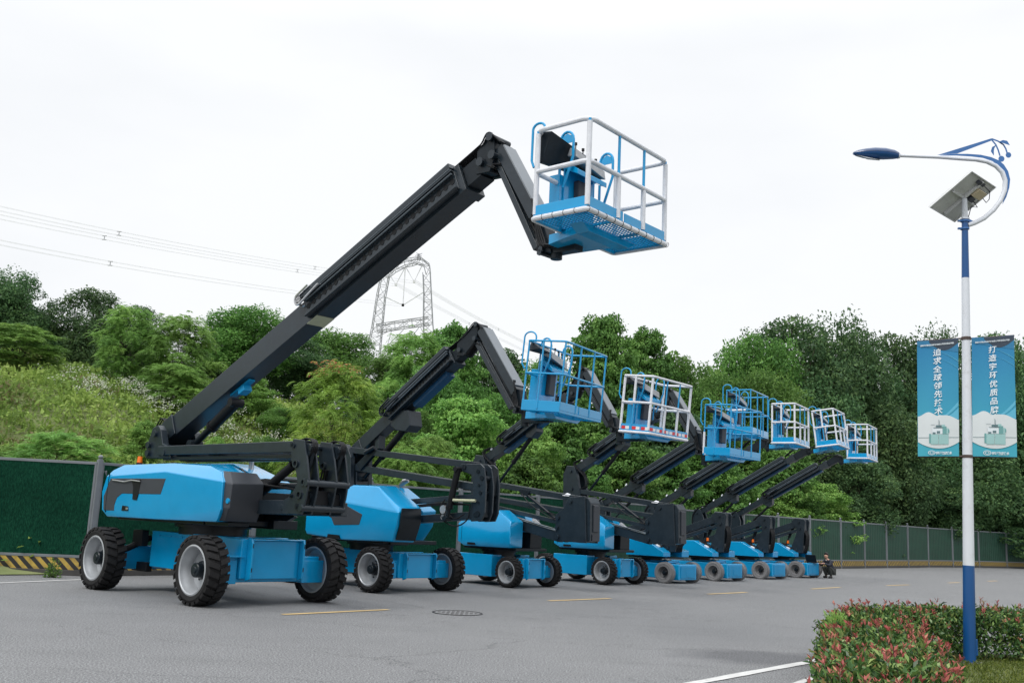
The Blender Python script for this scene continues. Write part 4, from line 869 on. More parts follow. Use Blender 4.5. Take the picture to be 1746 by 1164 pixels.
# ================================================================== GROUND
g = MB(); g.add([(-500, -60, 0), (700, -60, 0), (700, 1500, 0), (-500, 1500, 0)], [(0, 1, 2, 3)])
put('parking_lot', g, 'asphalt', smooth=0, kind='structure')
def flat(name, pix, z, mat, **kw):
    p = [gnd(u, v) for u, v in pix]; b = MB(); b.add([(q[0], q[1], z) for q in p], [tuple(range(len(p)))])
    return put(name, b, mat, smooth=0, **kw)
def strip(name, a, b, w, mat, z=.008):
    A, B = gnd(*a), gnd(*b); d = (B - A); d /= np.linalg.norm(d); n = np.array([-d[1], d[0], 0]) * w / 2
    k = MB(); pts = []
    L_ = np.linalg.norm(B - A); nn = max(4, int(L_ / .25))
    for i in range(nn + 1):
        q = A + (B - A) * i / nn; j1, j2 = random.uniform(.86, 1.04), random.uniform(.86, 1.04); pts.append(q + n * j1); pts.append(q - n * j2)
    k.add([(p[0], p[1], z) for p in pts], [(2 * i, 2 * i + 1, 2 * i + 3, 2 * i + 2) for i in range(nn)])
    return put(name, k, mat, smooth=0, kind='structure')
for a, b in (((482, 1047.5), (662, 1039)), ((935, 1024), (1041, 1020)), ((1207, 1012.5), (1273, 1009.5)), ((1384, 1003.8), (1432, 1000.8)), ((1512, 997.8), (1550, 996.6)), ((1617, 993.3), (1636, 992.6)), ((1684, 990.4), (1700, 989.8))):
    strip('yellow_road_line', a, b, .14, 'line_yellow')
strip('white_road_line', (1165, 1168), (1420, 1121), .15, 'line_white')
strip('white_road_line', (-60, 996), (150, 987.5), .12, 'line_white')
strip('white_road_line', (1352, 1168), (1405, 1149), .10, 'line_white')
mc = gnd(780, 1044.5)
b = MB(); b.cyl((0, 0, -.02), (0, 0, .006), .39, 40); b.lathe_y([(0, 0), (.1, 0)], (0, 0, -1), 3)
b = MB(); b.cyl((0, 0, -.02), (0, 0, .006), .40, 40)
mh = put('manhole_cover', b, 'iron', label='round cast iron manhole cover set in the asphalt', cat='manhole cover'); mh.location = (mc[0], mc[1], 0)
b = MB(); b.tube([(.43 * math.cos(t), .43 * math.sin(t), .002) for t in np.linspace(0, 2 * math.pi, 41)[:-1]], .010, 6, True)
put('cover_frame', b, 'black', mh)
b = MB()
for i in range(-4, 5):
    for j in range(-4, 5):
        if i * i + j * j < 18: b.box(i * .08 - .025, i * .08 + .025, j * .08 - .008, j * .08 + .008, .006, .011)
put('cover_ribs', b, 'iron', mh)
def seam(pix, w=.012):
    k = MB(); P_ = [gnd(u, v) for u, v in pix]; pts = []; Q_ = []
    for a, c in zip(P_[:-1], P_[1:]):
        n_ = max(2, int(np.linalg.norm(c - a) / .15))
        for t in range(n_): Q_.append(a + (c - a) * t / n_ + np.array([random.gauss(0, .012), random.gauss(0, .012), 0]))
    for a, c in zip(Q_[:-1], Q_[1:]):
        d = c - a; d = d / max(1e-6, np.linalg.norm(d)); n_ = np.array([-d[1], d[0], 0]) * w * random.uniform(.2, .7); pts += [a + n_, a - n_]
    k.add([(p_[0], p_[1], .004) for p_ in pts], [(2 * t, 2 * t + 1, 2 * t + 3, 2 * t + 2) for t in range(len(pts) // 2 - 1)])
    put('asphalt_crack', k, 'black', smooth=0, kind='structure')
seam([(560, 1011), (640, 1022), (700, 1031), (742, 1040)]); seam([(400, 996), (470, 1001), (500, 1008)]); seam([(1575, 991), (1595, 992.8), (1618, 994.8)], .04)

# ================================================================== FENCE
P0 = np.array([-9.05, 22.55]); P1 = np.array([17.1, 51.75]); FD = (P1 - P0) / np.linalg.norm(P1 - P0); FN = np.array([-FD[1], FD[0]])
def on_line(px):
    r = ray(px, 900)
    # find s so that the ground point projects to column px (roll is small; iterate on the row)
    s = 0.0; y = 980.0
    for _ in range(8):
        r = ray(px, y); A = np.array([[FD[0], -r[0]], [FD[1], -r[1]]]); s, t = np.linalg.solve(A, -P0)
        q = P0 + FD * s; c = np.array([q[0], q[1], -EYE]); cc = c[0] * _X + c[1] * _Y + c[2] * _up; y = 582 + FPX * cc[1] / cc[2]
    return P0 + FD * s
posts = [np.array([-16.3, 21.3]), np.array([-12.75, 21.9]), np.array([-9.06, 22.42])]
posts += [on_line(u) for u in (423, 622, 778, 912, 1020, 1112, 1197, 1267, 1326.6, 1381)]
posts += [np.array(q) for q in ((17.3, 51.9), (19.4, 54.4), (21.5, 56.8), (23.7, 59.3), (26.1, 62.2), (28.8, 64.9), (31.7, 67.5), (34.6, 69.6), (38.2, 71.8), (42, 73.9), (46, 75.8), (50, 77.5))]
fence = empty('fence', (0, 0, 0), 0, 'green hoarding of steel framed panels with yellow and black base boards behind the lifts', 'fence')
def fence_run():
    _post = MB(); 
    for i, p in enumerate(posts):
        H = 2.5 if i < 8 else 2.42
        b = MB(); b.box(-.055, .055, -.055, .055, 0, H + .03); b.cyl((0, 0, H + .03), (0, 0, H + .05), .05, 10); b.tube([(0, 0, H + .05), (0, 0, H + .08), (0, 0, H + .11), (0, 0, H + .14)], [.03, .055, .055, .02], 10)
        o = put('post', b, 'post', fence, bevel=.006); o.location = (p[0], p[1], 0)
        if i + 1 < len(posts): d = posts[i + 1] - p
        o.rotation_euler = (0, 0, math.atan2(d[1], d[0]))
    for i in range(len(posts) - 1):
        a, c = posts[i], posts[i + 1]; L_ = np.linalg.norm(c - a); an = math.atan2(c[1] - a[1], c[0] - a[0]); H = 2.48 if i < 8 else 2.40
        turf_ = i < 7
        rot = lambda o: (setattr(o, 'location', (a[0], a[1], 0)), setattr(o, 'rotation_euler', (0, 0, an)))
        b = MB()
        if turf_: b.box(.10, L_ - .10, -.02, .02, .44, H - .06)
        else:
            n = int((L_ - .2) / .12); pts = []
            for k in range(n + 1):
                x = .10 + (L_ - .2) * k / n; y = -.02 if k % 2 else -.006; pts.append((x, y))
            vs = [(x, y, z) for x, y in pts for z in (.44, H - .06)]; b.add(vs, [(2 * k, 2 * k + 2, 2 * k + 3, 2 * k + 1) for k in range(n)])
            b.box(.10, L_ - .10, .0, .015, .44, H - .06)
        o = put('panel', b, 'turf' if turf_ else 'rib', fence, smooth=0); rot(o)
        f = MB(); f.box(.056, L_ - .056, -.03, .03, H - .06, H); f.box(.056, L_ - .056, -.03, .03, .38, .44)
        f.box(.056, .10, -.028, .028, .4405, H - .0605); f.box(L_ - .10, L_ - .056, -.028, .028, .4405, H - .0605)
        r_ = put('panel_frame', f, 'post', fence, bevel=.005); rot(r_)
        k = MB(); k.box(.056, L_ - .056, -.022, .01, .12, .378); o = put('base_board', k, 'hazard', fence, smooth=0); rot(o)
        k = MB(); k.box(.056, L_ - .056, -.06, .06, 0, .119); o = put('base_kerb', k, 'kerb', fence, bevel=.01); rot(o)
        if i < 8:   # raking stay at each post of the near run
            s_ = MB(); s_.bar((L_ + .12, .08, 2.3), (L_ + .12, .9, .1), .05, .05); o = put('stay', s_, 'post', fence); rot(o)
fence_run()

# ================================================================== HILLSIDE
def smooth(a, b, x):
    t = np.clip((x - a) / (b - a), 0, 1); return t * t * (3 - 2 * t)
def tz(x, y):
    dx, dy = x - P0[0], y - P0[1]; d = dx * FN[0] + dy * FN[1]; s = dx * FD[0] + dy * FD[1]
    Hh = 6.9 - 4.4 * smooth(20, 40, s) + 1.5 * smooth(60, 120, s)
    z = Hh * (0.10 * smooth(.3, 3, d) + .90 * smooth(2, 23, d))
    z = z + (np.sin(x * .55 + 1) * np.cos(y * .43) * .35 + np.sin(x * 1.7) * np.sin(y * 1.3 + 2) * .12) * smooth(2, 8, d)
    return z
def hill():
    S = np.concatenate([np.linspace(-40, 60, 120), np.linspace(62, 260, 40)]); D = np.concatenate([np.linspace(.35, 30, 60), np.linspace(32, 160, 24)])
    vs = []; fs = []
    for s in S:
        for d in D:
            p = P0 + FD * s + FN * d
            # right of the corner the fence swings away; push the hill foot back with it
            off = 5.5 * smooth(38, 60, s) * 1.0 if s > 38 else 0
            p = p + FN * off * 0
            vs.append((p[0], p[1], float(tz(p[0], p[1])) + .02))
    n = len(D)
    for i in range(len(S) - 1):
        for j in range(n - 1): fs.append((i * n + j, (i + 1) * n + j, (i + 1) * n + j + 1, i * n + j + 1))
    b = MB(); b.add(vs, fs); put('hillside', b, 'hill', smooth=180, kind='structure')
hill()

# ================================================================== FOLIAGE
def unit(v): return v / np.maximum(np.linalg.norm(v, axis=-1, keepdims=True), 1e-9)
def leaf_mesh(name, c, a, n, L_, W_, rnd, mat, fold=.25):
    """rhombic leaves: centre c, long axis a, face normal n"""
    k = len(c); a = unit(a); b = unit(np.cross(n, a)); n = np.cross(a, b)
    L_ = np.broadcast_to(np.asarray(L_, float), (k,))[:, None]; W_ = np.broadcast_to(np.asarray(W_, float), (k,))[:, None]
    v = np.empty((k, 4, 3)); v[:, 0] = c - a * L_ * .5; v[:, 2] = c + a * L_ * .5 - n * L_ * fold * .3
    v[:, 1] = c + b * W_ * .5 + n * W_ * fold; v[:, 3] = c - b * W_ * .5 + n * W_ * fold
    me = bpy.data.meshes.new(name); me.vertices.add(k * 4); me.vertices.foreach_set('co', v.reshape(-1).astype(np.float32))
    me.loops.add(k * 4); me.loops.foreach_set('vertex_index', np.arange(k * 4, dtype=np.int32))
    me.polygons.add(k); me.polygons.foreach_set('loop_start', np.arange(0, k * 4, 4, dtype=np.int32)); 
    me.update(calc_edges=True)
    at_ = me.attributes.new('rnd', 'FLOAT', 'FACE'); at_.data.foreach_set('value', np.clip(rnd, 0, 1).astype(np.float32))
    me.materials.append(M[mat]); me.validate(); return me
def blob_leaves(cs, rs, per, size, up=.6, droop=0.0, seed=0):
    g_ = np.random.default_rng(seed); C, A, Nn, S, Rn = [], [], [], [], []
    for c, r in zip(cs, rs):
        vol = (r[0] * r[1] * r[2]) ** (1 / 3); k = max(20, int(per * vol * vol))
        d = unit(g_.normal(size=(k, 3))); rad = .55 + .45 * g_.random((k, 1)) ** .6
        # lumpy outline
        rad = rad * (1 + .16 * np.sin(d[:, :1] * 7 + c[0] * 3) + .14 * np.sin(d[:, 1:2] * 8 + c[1] * 5) + .10 * np.sin(d[:, 2:3] * 9 + c[2]))
        p = np.array(c) + d * rad * np.array(r)
        a = d * .8 + g_.normal(size=(k, 3)) * .7; a[:, 2] -= droop + .25
        n = g_.normal(size=(k, 3)) * .42 + d * .75 + np.array([0, 0, up * .7])
        C.append(p); A.append(a); Nn.append(n); S.append(size * (.6 + .8 * g_.random(k))); Rn.append(np.clip(g_.random() * .45 + g_.random(k) * .55, 0, 1))
    return [np.concatenate(q) for q in (C, A, Nn, S, Rn)]
def trunk_mesh(cs, h, r, seed, name='trunk', fork=.32):
    g_ = np.random.default_rng(seed); b = MB(); top = h * .86
    spine = [(0, 0, -.6)] + [(g_.normal() * .10 * i, g_.normal() * .10 * i, h * .86 * i / 6) for i in range(1, 7)]
    b.tube(spine, [r * 1.25] + [r * (1 - .8 * i / 6) for i in range(1, 7)], 8)
    for c in cs:
        zz = max(.12 * h, min(c[2] - .5, h * (fork + .4 * g_.random()) )); i = min(6, max(1, int(zz / (h * .86) * 6))); s0 = Vector(spine[i]); e = Vector(c)
        mid = s0.lerp(e, .5) + Vector((g_.normal() * .2, g_.normal() * .2, -.15))
        b.tube([s0, mid, e], [r * .36, r * .2, r * .07], 5)
    return b.mesh(name, 40)
def t_broad(seed, mat, size=.17, n=44, per=430, tall=8.0, rad=3.1, low=.20, gap=.0):
    g_ = np.random.default_rng(seed); cs, rs = [], []
    while len(cs) < n:
        d = unit(g_.normal(size=3)); t = g_.random() ** .4
        c = np.array([d[0] * rad * .78 * t, d[1] * rad * .78 * t, tall * (low + (1 - low) * .5) + d[2] * tall * (1 - low) * .42 * t])
        q = .62 + .62 * g_.random(); cs.append(c); rs.append((q * 1.1, q * 1.1, q * .85))
    for i in range(9):   # leading shoots that break the outline
        an = g_.random() * 6.28; rr_ = g_.random() * rad * .7
        cs.append(np.array([rr_ * math.cos(an), rr_ * math.sin(an), tall * (.90 + .08 * g_.random()) - rr_ * .35])); rs.append((.55, .55, .42))
    C, A, Nn, S, Rn = blob_leaves(cs, rs, per, size, seed=seed)
    return trunk_mesh(cs[::2], tall, .17, seed), leaf_mesh('crown', C, A, Nn, S, S * .52, Rn, mat)
def t_layered(seed, mat, size=.26, n=70, per=330, tall=8.0, rad=3.1, low=.12):
    g_ = np.random.default_rng(seed); cs, rs = [], []
    for i in range(n):
        f = (i + .5) / n; z = tall * (low + (1 - low) * f); R_ = rad * math.sqrt(max(.05, 1 - max(0, (f - .25) / .75) ** 1.7)) * (.75 + .25 * min(1, f * 4))
        an = i * 2.4 + g_.random(); t = (.35 + .65 * g_.random()); q = .65 + .55 * g_.random()
        cs.append(np.array([R_ * t * math.cos(an), R_ * t * math.sin(an), z - .3 * t])); rs.append((q * 1.15, q * 1.15, q * .38))
    for i in range(6):
        an = g_.random() * 6.28; rr_ = rad * (.15 + .75 * g_.random()); cs.append(np.array([rr_ * math.cos(an), rr_ * math.sin(an), tall * (1.0 - .35 * (rr_ / rad) ** 1.5) + g_.random() * .5])); rs.append((.55, .55, .35))
    C, A, Nn, S, Rn = blob_leaves(cs, rs, per, size, up=1.1, droop=.25, seed=seed)
    return trunk_mesh(cs[::2], tall, .12, seed, fork=.2), leaf_mesh('crown', C, A, Nn, S, S * .62, Rn, mat)
def t_feather(seed, mat, fronds=1500, tall=8.0, rad=3.0, low=.1, flen=.75, red=False):
    """compound leaves: every frond is an arching rib with paired leaflets"""
    g_ = np.random.default_rng(seed); cs = []
    n = 46
    for i in range(n):
        f = (i + .5) / n; z = tall * (low + (1 - low) * f ** .9); R_ = rad * math.sqrt(max(.04, 1 - max(0, (f - .35) / .65) ** 2)) * (.6 + .4 * min(1, f * 3))
        an = i * 2.4 + g_.random(); t = .25 + .75 * g_.random() ** .6; cs.append(np.array([R_ * t * math.cos(an), R_ * t * math.sin(an), z]))
    cs = np.array(cs); idx = g_.integers(0, len(cs), fronds); base = cs[idx] + g_.normal(size=(fronds, 3)) * np.array([.34, .34, .2])
    out = base.copy(); out[:, 2] = 0; out = unit(out); d = unit(out * .5 + unit(g_.normal(size=(fronds, 3))) * np.array([1, 1, .35]) + np.array([0, 0, .35]))
    side = unit(np.cross(d, np.array([0, 0, 1.0]))); crn = g_.random(len(cs))[idx] * .5 + g_.random(fronds) * .3
    C, A, Nn, S, Rn = [], [], [], [], []
    K = 8
    for k in range(K):
        t = (k + .5) / K; p = base + d * flen * t; p[:, 2] -= flen * .75 * t * t
        tang = d.copy(); tang[:, 2] -= 1.5 * t * .75; tang = unit(tang)
        for sg in (-1, 1):
            ln = .30 * flen * (1.1 - .5 * t); a = unit(side * sg + tang * .55 - np.array([0, 0, .35])); C.append(p + a * ln * .5); A.append(a)
            Nn.append(np.cross(tang, side) * 1.0 + g_.normal(size=(fronds, 3)) * .25 + np.array([0, 0, .4])); S.append(np.full(fronds, ln) * (.8 + .4 * g_.random(fronds)))
            r_ = np.clip(crn + g_.random(fronds) * .2, 0, .84 if red else 1)
            if red: top = base[:, 2] / tall + (np.hypot(base[:, 0], base[:, 1]) / rad) * .10; r_ = np.where((top > .98 + g_.random(fronds) * .10) & (g_.random(fronds) > .3), .86 + .14 * g_.random(fronds), r_)
            Rn.append(r_)
    C, A, Nn, S, Rn = [np.concatenate(q) for q in (C, A, Nn, S, Rn)]
    return trunk_mesh(cs[::2], tall, .10, seed, fork=.15), leaf_mesh('crown', C, A, Nn, S, S * .30, Rn, mat, fold=.15)
TT = {
    'broad1': t_broad(1, 'leaf_dark', size=.15, per=760, n=56), 'broad2': t_broad(2, 'leaf_dark', size=.15, per=760, n=52, low=.06), 'broadm1': t_broad(3, 'leaf_mid', size=.16, per=640, n=54), 'broadm2': t_broad(4, 'leaf_mid', size=.16, per=640, n=50, low=.06),
    'deep1': t_broad(21, 'leaf_dark', size=.18, per=480, n=64, low=.0), 
    'lay1': t_layered(5, 'leaf_mid', size=.22, per=560, n=84), 'lay2': t_layered(6, 'leaf_light', n=70, size=.22, per=520), 'lay3': t_layered(7, 'leaf_mid', size=.27, n=76, per=420), 'layd': t_layered(12, 'leaf_dark', n=84, low=.03, size=.22, per=520),
    'fea1': t_feather(8, 'leaf_light', fronds=2300), 'fea2': t_feather(9, 'leaf_light', fronds=2200, flen=.9), 'red': t_feather(10, 'leaf_redtip', fronds=2600, flen=.72, low=.02, red=True),
}
def fence_depth(px):
    k = (px - 873) / FPX; best = 22.
    for a, c in zip(posts[:-1], posts[1:]):
        for f in np.linspace(0, 1, 12):
            q = a + (c - a) * f; u = (.9989 * q[0] - .0082 * q[1]) / (.984 * q[1])
            if abs(u - k) < .03: best = max(best, q[1])
    return best
def tree(kind, px, top, Y, wpx, label, group=None, cat='tree', name='tree', rz=None, base=None):
    tr, cr = TT[kind]
    Y = max(Y, fence_depth(px) + (wpx * Y / FPX * .5 - .4 if cat == 'tree' else wpx * Y / FPX * .62)); p = at(px, top, Y)
    bz = float(tz(p[0], p[1])) if base is None else base
    h = p[2] - bz; w = wpx * Y / FPX / 6.2; sz = min(h / 8.3, w * 1.45); off = h - sz * 8.3
    t = empty(name, (p[0], p[1], bz), 0, label, cat, group); a_ = random.uniform(0, 6.28) if rz is None else rz
    c_ = put('crown', cr, None, t); k_ = put('branches' if off > .3 else 'trunk', tr, 'bark', t)
    for o in (c_, k_): o.location = (0, 0, off); o.scale = (w, w, sz); o.rotation_euler = (0, 0, a_)
    if off > .3:
        b = MB(); b.tube([(0, 0, -.5), (.08, .05, off * .5), (0, 0, off + .4)], [.26, .22, .18], 8); put('trunk', b, 'bark', t)
    return t
def shrub(kind, px, top, Y, wpx, label, group=None, **k): return tree(kind, px, top, Y, wpx, label, group, 'shrub', 'shrub', **k)
RG = 'trees on the ridge'
for a in (
    ('broad1', 42, 466, 52, 190, 'dark rounded tree on the ridge at the far left edge'),
    ('broad2', 165, 486, 54, 185, 'dark tree on the ridge right of the far left tree'),
    ('broad2', 240, 515, 57, 120, 'small dark treetop on the ridge behind the pale feathery trees'),
    ('fea1', 30, 553, 40, 170, 'pale feathery tree below the dark trees at the left edge'),
    ('fea1', 222, 520, 43, 120, 'pale green feathery tree standing in front of the dark ridge trees'),
    ('fea2', 310, 538, 43, 130, 'light feathery tree with sparse top just left of the largest boom'),
    ('broadm1', 425, 514, 52, 190, 'rounded tree on the ridge crossed by the largest boom'),
    ('broad2', 500, 568, 55, 180, 'dark tree on the ridge just under the largest boom'),
    ('broadm2', 572, 556, 58, 190, 'domed tree on the ridge left of the pylon'),
    ('red', 585, 618, 36, 185, 'tree with orange red tips standing on the slope between the two nearest booms'),
    ('broadm2', 660, 598, 55, 150, 'tree in front of the foot of the pylon'),
    ('fea2', 715, 566, 50, 140, 'green tree right of the pylon foot'),
    ('lay1', 775, 550, 52, 130, 'tree with layered crown left of the second boom\'s knuckle'),
    ('broadm1', 745, 612, 46, 150, 'bushy tree below the second lift\'s boom'),
    ('layd', 850, 590, 56, 130, 'dark tree behind the second lift\'s jib'),
    ('broadm2', 930, 596, 54, 130, 'tree behind the all blue basket'),
    ('lay1', 1032, 535, 50, 150, 'tall tree with airy layered crown right of the all blue basket'),
    ('lay3', 1105, 560, 53, 110, 'slim tree with tufted top above the taped basket'),
    ('broadm2', 1155, 592, 54, 150, 'tree with scattered leafy shoots above the taped basket'),
    ('layd', 1080, 640, 50, 150, 'dark tree behind the taped white basket'),
    ('broadm1', 1210, 608, 58, 170, 'tree between the taped basket and the big right hand tree'),
    ('broadm1', 1285, 548, 64, 190, 'left shoulder of foliage of the tall woodland right of the baskets'),
    ('broad2', 1350, 527, 66, 250, 'tallest dark tree on the right, above the tilted white basket'),
    ('broad1', 1440, 543, 68, 230, 'dark tree just right of the tallest right hand tree'),
    ('broad2', 1525, 556, 70, 220, 'dark tree left of the hanging banners'),
    ('broad1', 1608, 562, 72, 190, 'tree whose top shows above the left banner'),
    ('broad2', 1690, 556, 74, 200, 'tree behind the right banner'),
    ('broad1', 1770, 580, 72, 220, 'tree at the right edge beside the right banner'),
): tree(*a, group=RG)
LT = 'lower trees behind the fence'
for a in (
    ('broad2', 95, 560, 56, 150, 'dark tree in the gap between the two dark left ridge trees'),
    ('broad1', 350, 590, 56, 140, 'dark tree behind the light feathery pair'),
    ('deep1', 1240, 660, 60, 160, 'dark tree behind the two blue baskets'),
    ('deep1', 1400, 640, 62, 190, 'dark tree behind the tilted white basket'),
    ('deep1', 1510, 680, 64, 180, 'dark tree right of the last white basket'),
    ('deep1', 1620, 700, 66, 190, 'dark low tree behind the lower half of the banners'),
    ('deep1', 1730, 690, 66, 180, 'dark low tree at the right edge above the fence'),
    ('deep1', 1450, 760, 56, 170, 'dark low tree below the last white basket'),
    ('deep1', 1570, 790, 58, 190, 'dark low tree over the fence left of the lamp post'),
    ('layd', 1690, 800, 60, 190, 'dark low tree over the fence right of the lamp post'),
    ('layd', 1800, 790, 62, 190, 'dark low tree over the fence, partly beyond the right edge'),
    ('broadm1', 1300, 610, 58, 200, 'mid green tree under the tallest right hand tree'),
    ('deep1', 1350, 720, 58, 200, 'dark tree behind the last two booms'),
    ('broadm1', 1180, 640, 54, 180, 'tree behind the two overlapping blue baskets'),
    ('broad1', 1520, 640, 68, 220, 'dark tree below the canopy between the last basket and the left banner'),
    ('broad2', 1640, 640, 72, 230, 'dark tree behind the upper half of the banners'),
    ('broad2', 30, 600, 50, 170, 'dark tree low at the left edge behind the pale tree'),
    ('broad2', 640, 660, 50, 130, 'dark tree behind the red tipped tree'),
    ('broadm2', 880, 660, 46, 170, 'tree behind the third lift\'s boom'),
    ('broad1', 985, 640, 52, 160, 'dark tree between the all blue and the taped basket'),
    ('lay1', 1000, 700, 44, 180, 'tree low behind the fourth lift\'s boom'),
    ('layd', 1150, 700, 50, 190, 'tree low behind the fifth lift\'s boom'),
): tree(*a, group=LT)
SG = 'shrubs behind the fence'
for a in (
    ('lay2', 800, 672, 40, 170, 'pale layered shrub under the second lift\'s jib'),
    ('lay2', 905, 720, 38, 150, 'light green shrub between the second and third booms'),
    ('lay3', 900, 775, 36, 130, 'low bright shrub left of the third lift\'s riser'),
    ('lay3', 960, 700, 41, 170, 'broad leaved shrub under the all blue basket'),
    ('lay1', 1060, 735, 41, 170, 'broad leaved shrub right of the fourth lift\'s riser'),
    ('lay3', 1130, 770, 43, 150, 'layered shrub under the fifth lift\'s boom'),
    ('lay1', 1200, 740, 46, 160, 'shrub above the sixth lift\'s boom foot'),
    ('lay3', 1250, 800, 47, 140, 'low shrub between the sixth and seventh booms'),
    ('lay1', 1330, 760, 52, 150, 'shrub between the last two white baskets and the fence'),
    ('lay2', 1395, 818, 52.5, 130, 'bright yellow green bush spilling over the fence past the last boom'),
    ('lay2', 1320, 830, 50, 110, 'bright bush over the fence under the seventh boom'),
    ('layd', 1475, 850, 56, 110, 'dark green bush over the fence right of the bright bush'),
    ('fea1', 740, 740, 36, 110, 'yellow green ferny shrub behind the second lift\'s cylinder'),
    ('fea1', 110, 735, 28.5, 190, 'spreading ferny shrub just above the left fence'),
    ('fea1', 20, 760, 29, 90, 'ferny shrub over the fence at the left edge'),
    ('fea1', 370, 742, 33, 50, 'small yellow green shrub behind the largest lift\'s upper link'),
    ('fea2', 690, 760, 35, 120, 'green shrub behind the second lift\'s upper links'),
    ('lay1', 1000, 790, 38, 120, 'shrub over the fence behind the third lift\'s tower'),
    ('broadm2', 480, 690, 42, 80, 'rounded shrub on the slope right of the largest boom'),
    ('fea2', 300, 620, 41, 120, 'low leafy shrub at the foot of the light feathery trees'),
    ('broadm1', 20, 640, 40, 120, 'rounded shrub at the left edge below the feathery tree'),
    ('lay2', 250, 715, 34, 60, 'light bush on the slope just above the largest lift\'s cowl'),
    ('broadm1', 455, 735, 36, 60, 'low bush on the slope right of the largest lift\'s cylinder'),
    ('lay2', 430, 640, 43, 90, 'light bush on the slope right of the largest boom\'s middle'),
    ('broadm2', 720, 690, 43, 90, 'rounded bush between the red tipped tree and the second boom'),
): shrub(*a, group=SG)

def scatter_weeds():
    g_ = np.random.default_rng(5); K = 40000
    s = g_.uniform(-14, 40, K); d = .6 + 29 * g_.random(K) ** .8; p = P0[None] + s[:, None] * FD + d[:, None] * FN
    x, y = p[:, 0], p[:, 1]; z = tz(x, y)
    patch = .5 + .5 * np.sin(x * .9 + 1.3 * np.sin(y * .5)) * np.cos(y * .8 + 1.1 * np.sin(x * .6))
    patch2 = .5 + .5 * np.sin(x * 2.3 + y * 1.1) * np.cos(y * 2.1 - x)
    hgt = .22 + .5 * patch2 + .25 * g_.random(K)
    C, A, Nn, S, Rn = [], [], [], [], []
    for j in range(7):
        f = g_.random(K) ** .7; q = np.stack([x + g_.normal(size=K) * .17, y + g_.normal(size=K) * .17, z + hgt * f], 1); up_ = j < 5
        a = g_.normal(size=(K, 3)) * np.array([1, 1, .35]) + np.array([0, 0, .1]) if up_ else g_.normal(size=(K, 3)) * .45 + np.array([0, 0, 1.0])
        n = g_.normal(size=(K, 3)) * .45 + np.array([0, -.25, 1.0]) if up_ else g_.normal(size=(K, 3)) * np.array([1, 1, .3])
        C.append(q); A.append(a); Nn.append(n); S.append((.10 + .13 * g_.random(K)) * (1 if up_ else 1.5)); Rn.append(np.clip(patch * .60 + g_.random(K) * .40 - .03, 0, 1))
    C, A, Nn, S, Rn = [np.concatenate(q) for q in (C, A, Nn, S, Rn)]
    put('weeds', leaf_mesh('weeds', C, A, Nn, S, S * .42, Rn, 'weed'), None, kind='stuff', label='tangled weeds and grasses covering the slope behind the fence', cat='weeds')
    # white flower heads in drifts
    C, A, Nn, S, Rn = [], [], [], [], []
    for (px, py, Y, nx, sp) in ((232, 664, 41, 60, .8), (262, 668, 40, 40, .5), (320, 672, 40, 80, 1.0), (345, 668, 40, 30, .5), (150, 690, 37, 12, .8), (155, 684, 38, 16, .3), (440, 690, 40, 40, 1.2), (500, 700, 39, 25, 1.0), (760, 735, 39, 60, .9), (800, 765, 37, 110, 1.0), (840, 790, 36, 60, .7), (100, 660, 40, 14, 1.2), (870, 800, 35, 25, .4)):
        c = at(px, py, Y)
        for _ in range(nx):
            q = np.array([c[0] + g_.normal() * sp, c[1] + g_.normal() * sp]); zz = float(tz(q[0], q[1])) + .55 + .5 * g_.random()
            k = 12; C.append(np.array([q[0], q[1], zz]) + g_.normal(size=(k, 3)) * np.array([.11, .11, .08])); A.append(g_.normal(size=(k, 3))); Nn.append(g_.normal(size=(k, 3)) + np.array([0, -.4, 1])); S.append(np.full(k, .065)); Rn.append(g_.random(k))
    C, A, Nn, S, Rn = [np.concatenate(q) for q in (C, A, Nn, S, Rn)]
    put('wildflowers', leaf_mesh('wildflowers', C, A, Nn, S, S * .8, Rn, 'flower'), None, kind='stuff', label='drifts of small white wildflowers on the slope', cat='wildflowers')
scatter_weeds()
def little_weed():
    g_ = np.random.default_rng(3); q = gnd(90, 984); r = empty('weed_plant', (q[0], q[1] - .05, 0), 0, 'small green weed growing at the foot of the striped base board on the left', 'plant')
    K = 260; d = unit(g_.normal(size=(K, 3)) * np.array([1, 1, .8])); d[:, 2] = abs(d[:, 2]); c = d * g_.random((K, 1)) ** .5 * np.array([.2, .12, .42])
    put('leaves', leaf_mesh('leaves', c, d + g_.normal(size=(K, 3)) * .4, g_.normal(size=(K, 3)), .07, .025, g_.random(K) * .7 + .2, 'leaf_mid'), None, r)
    b = MB()
    for k in range(7): e = c[k]; b.tube([(0, 0, 0), tuple(e * .5 + np.array([0, 0, .05])), tuple(e)], [.006, .004, .002], 5)
    put('stem', b, 'bark', r)
little_weed()

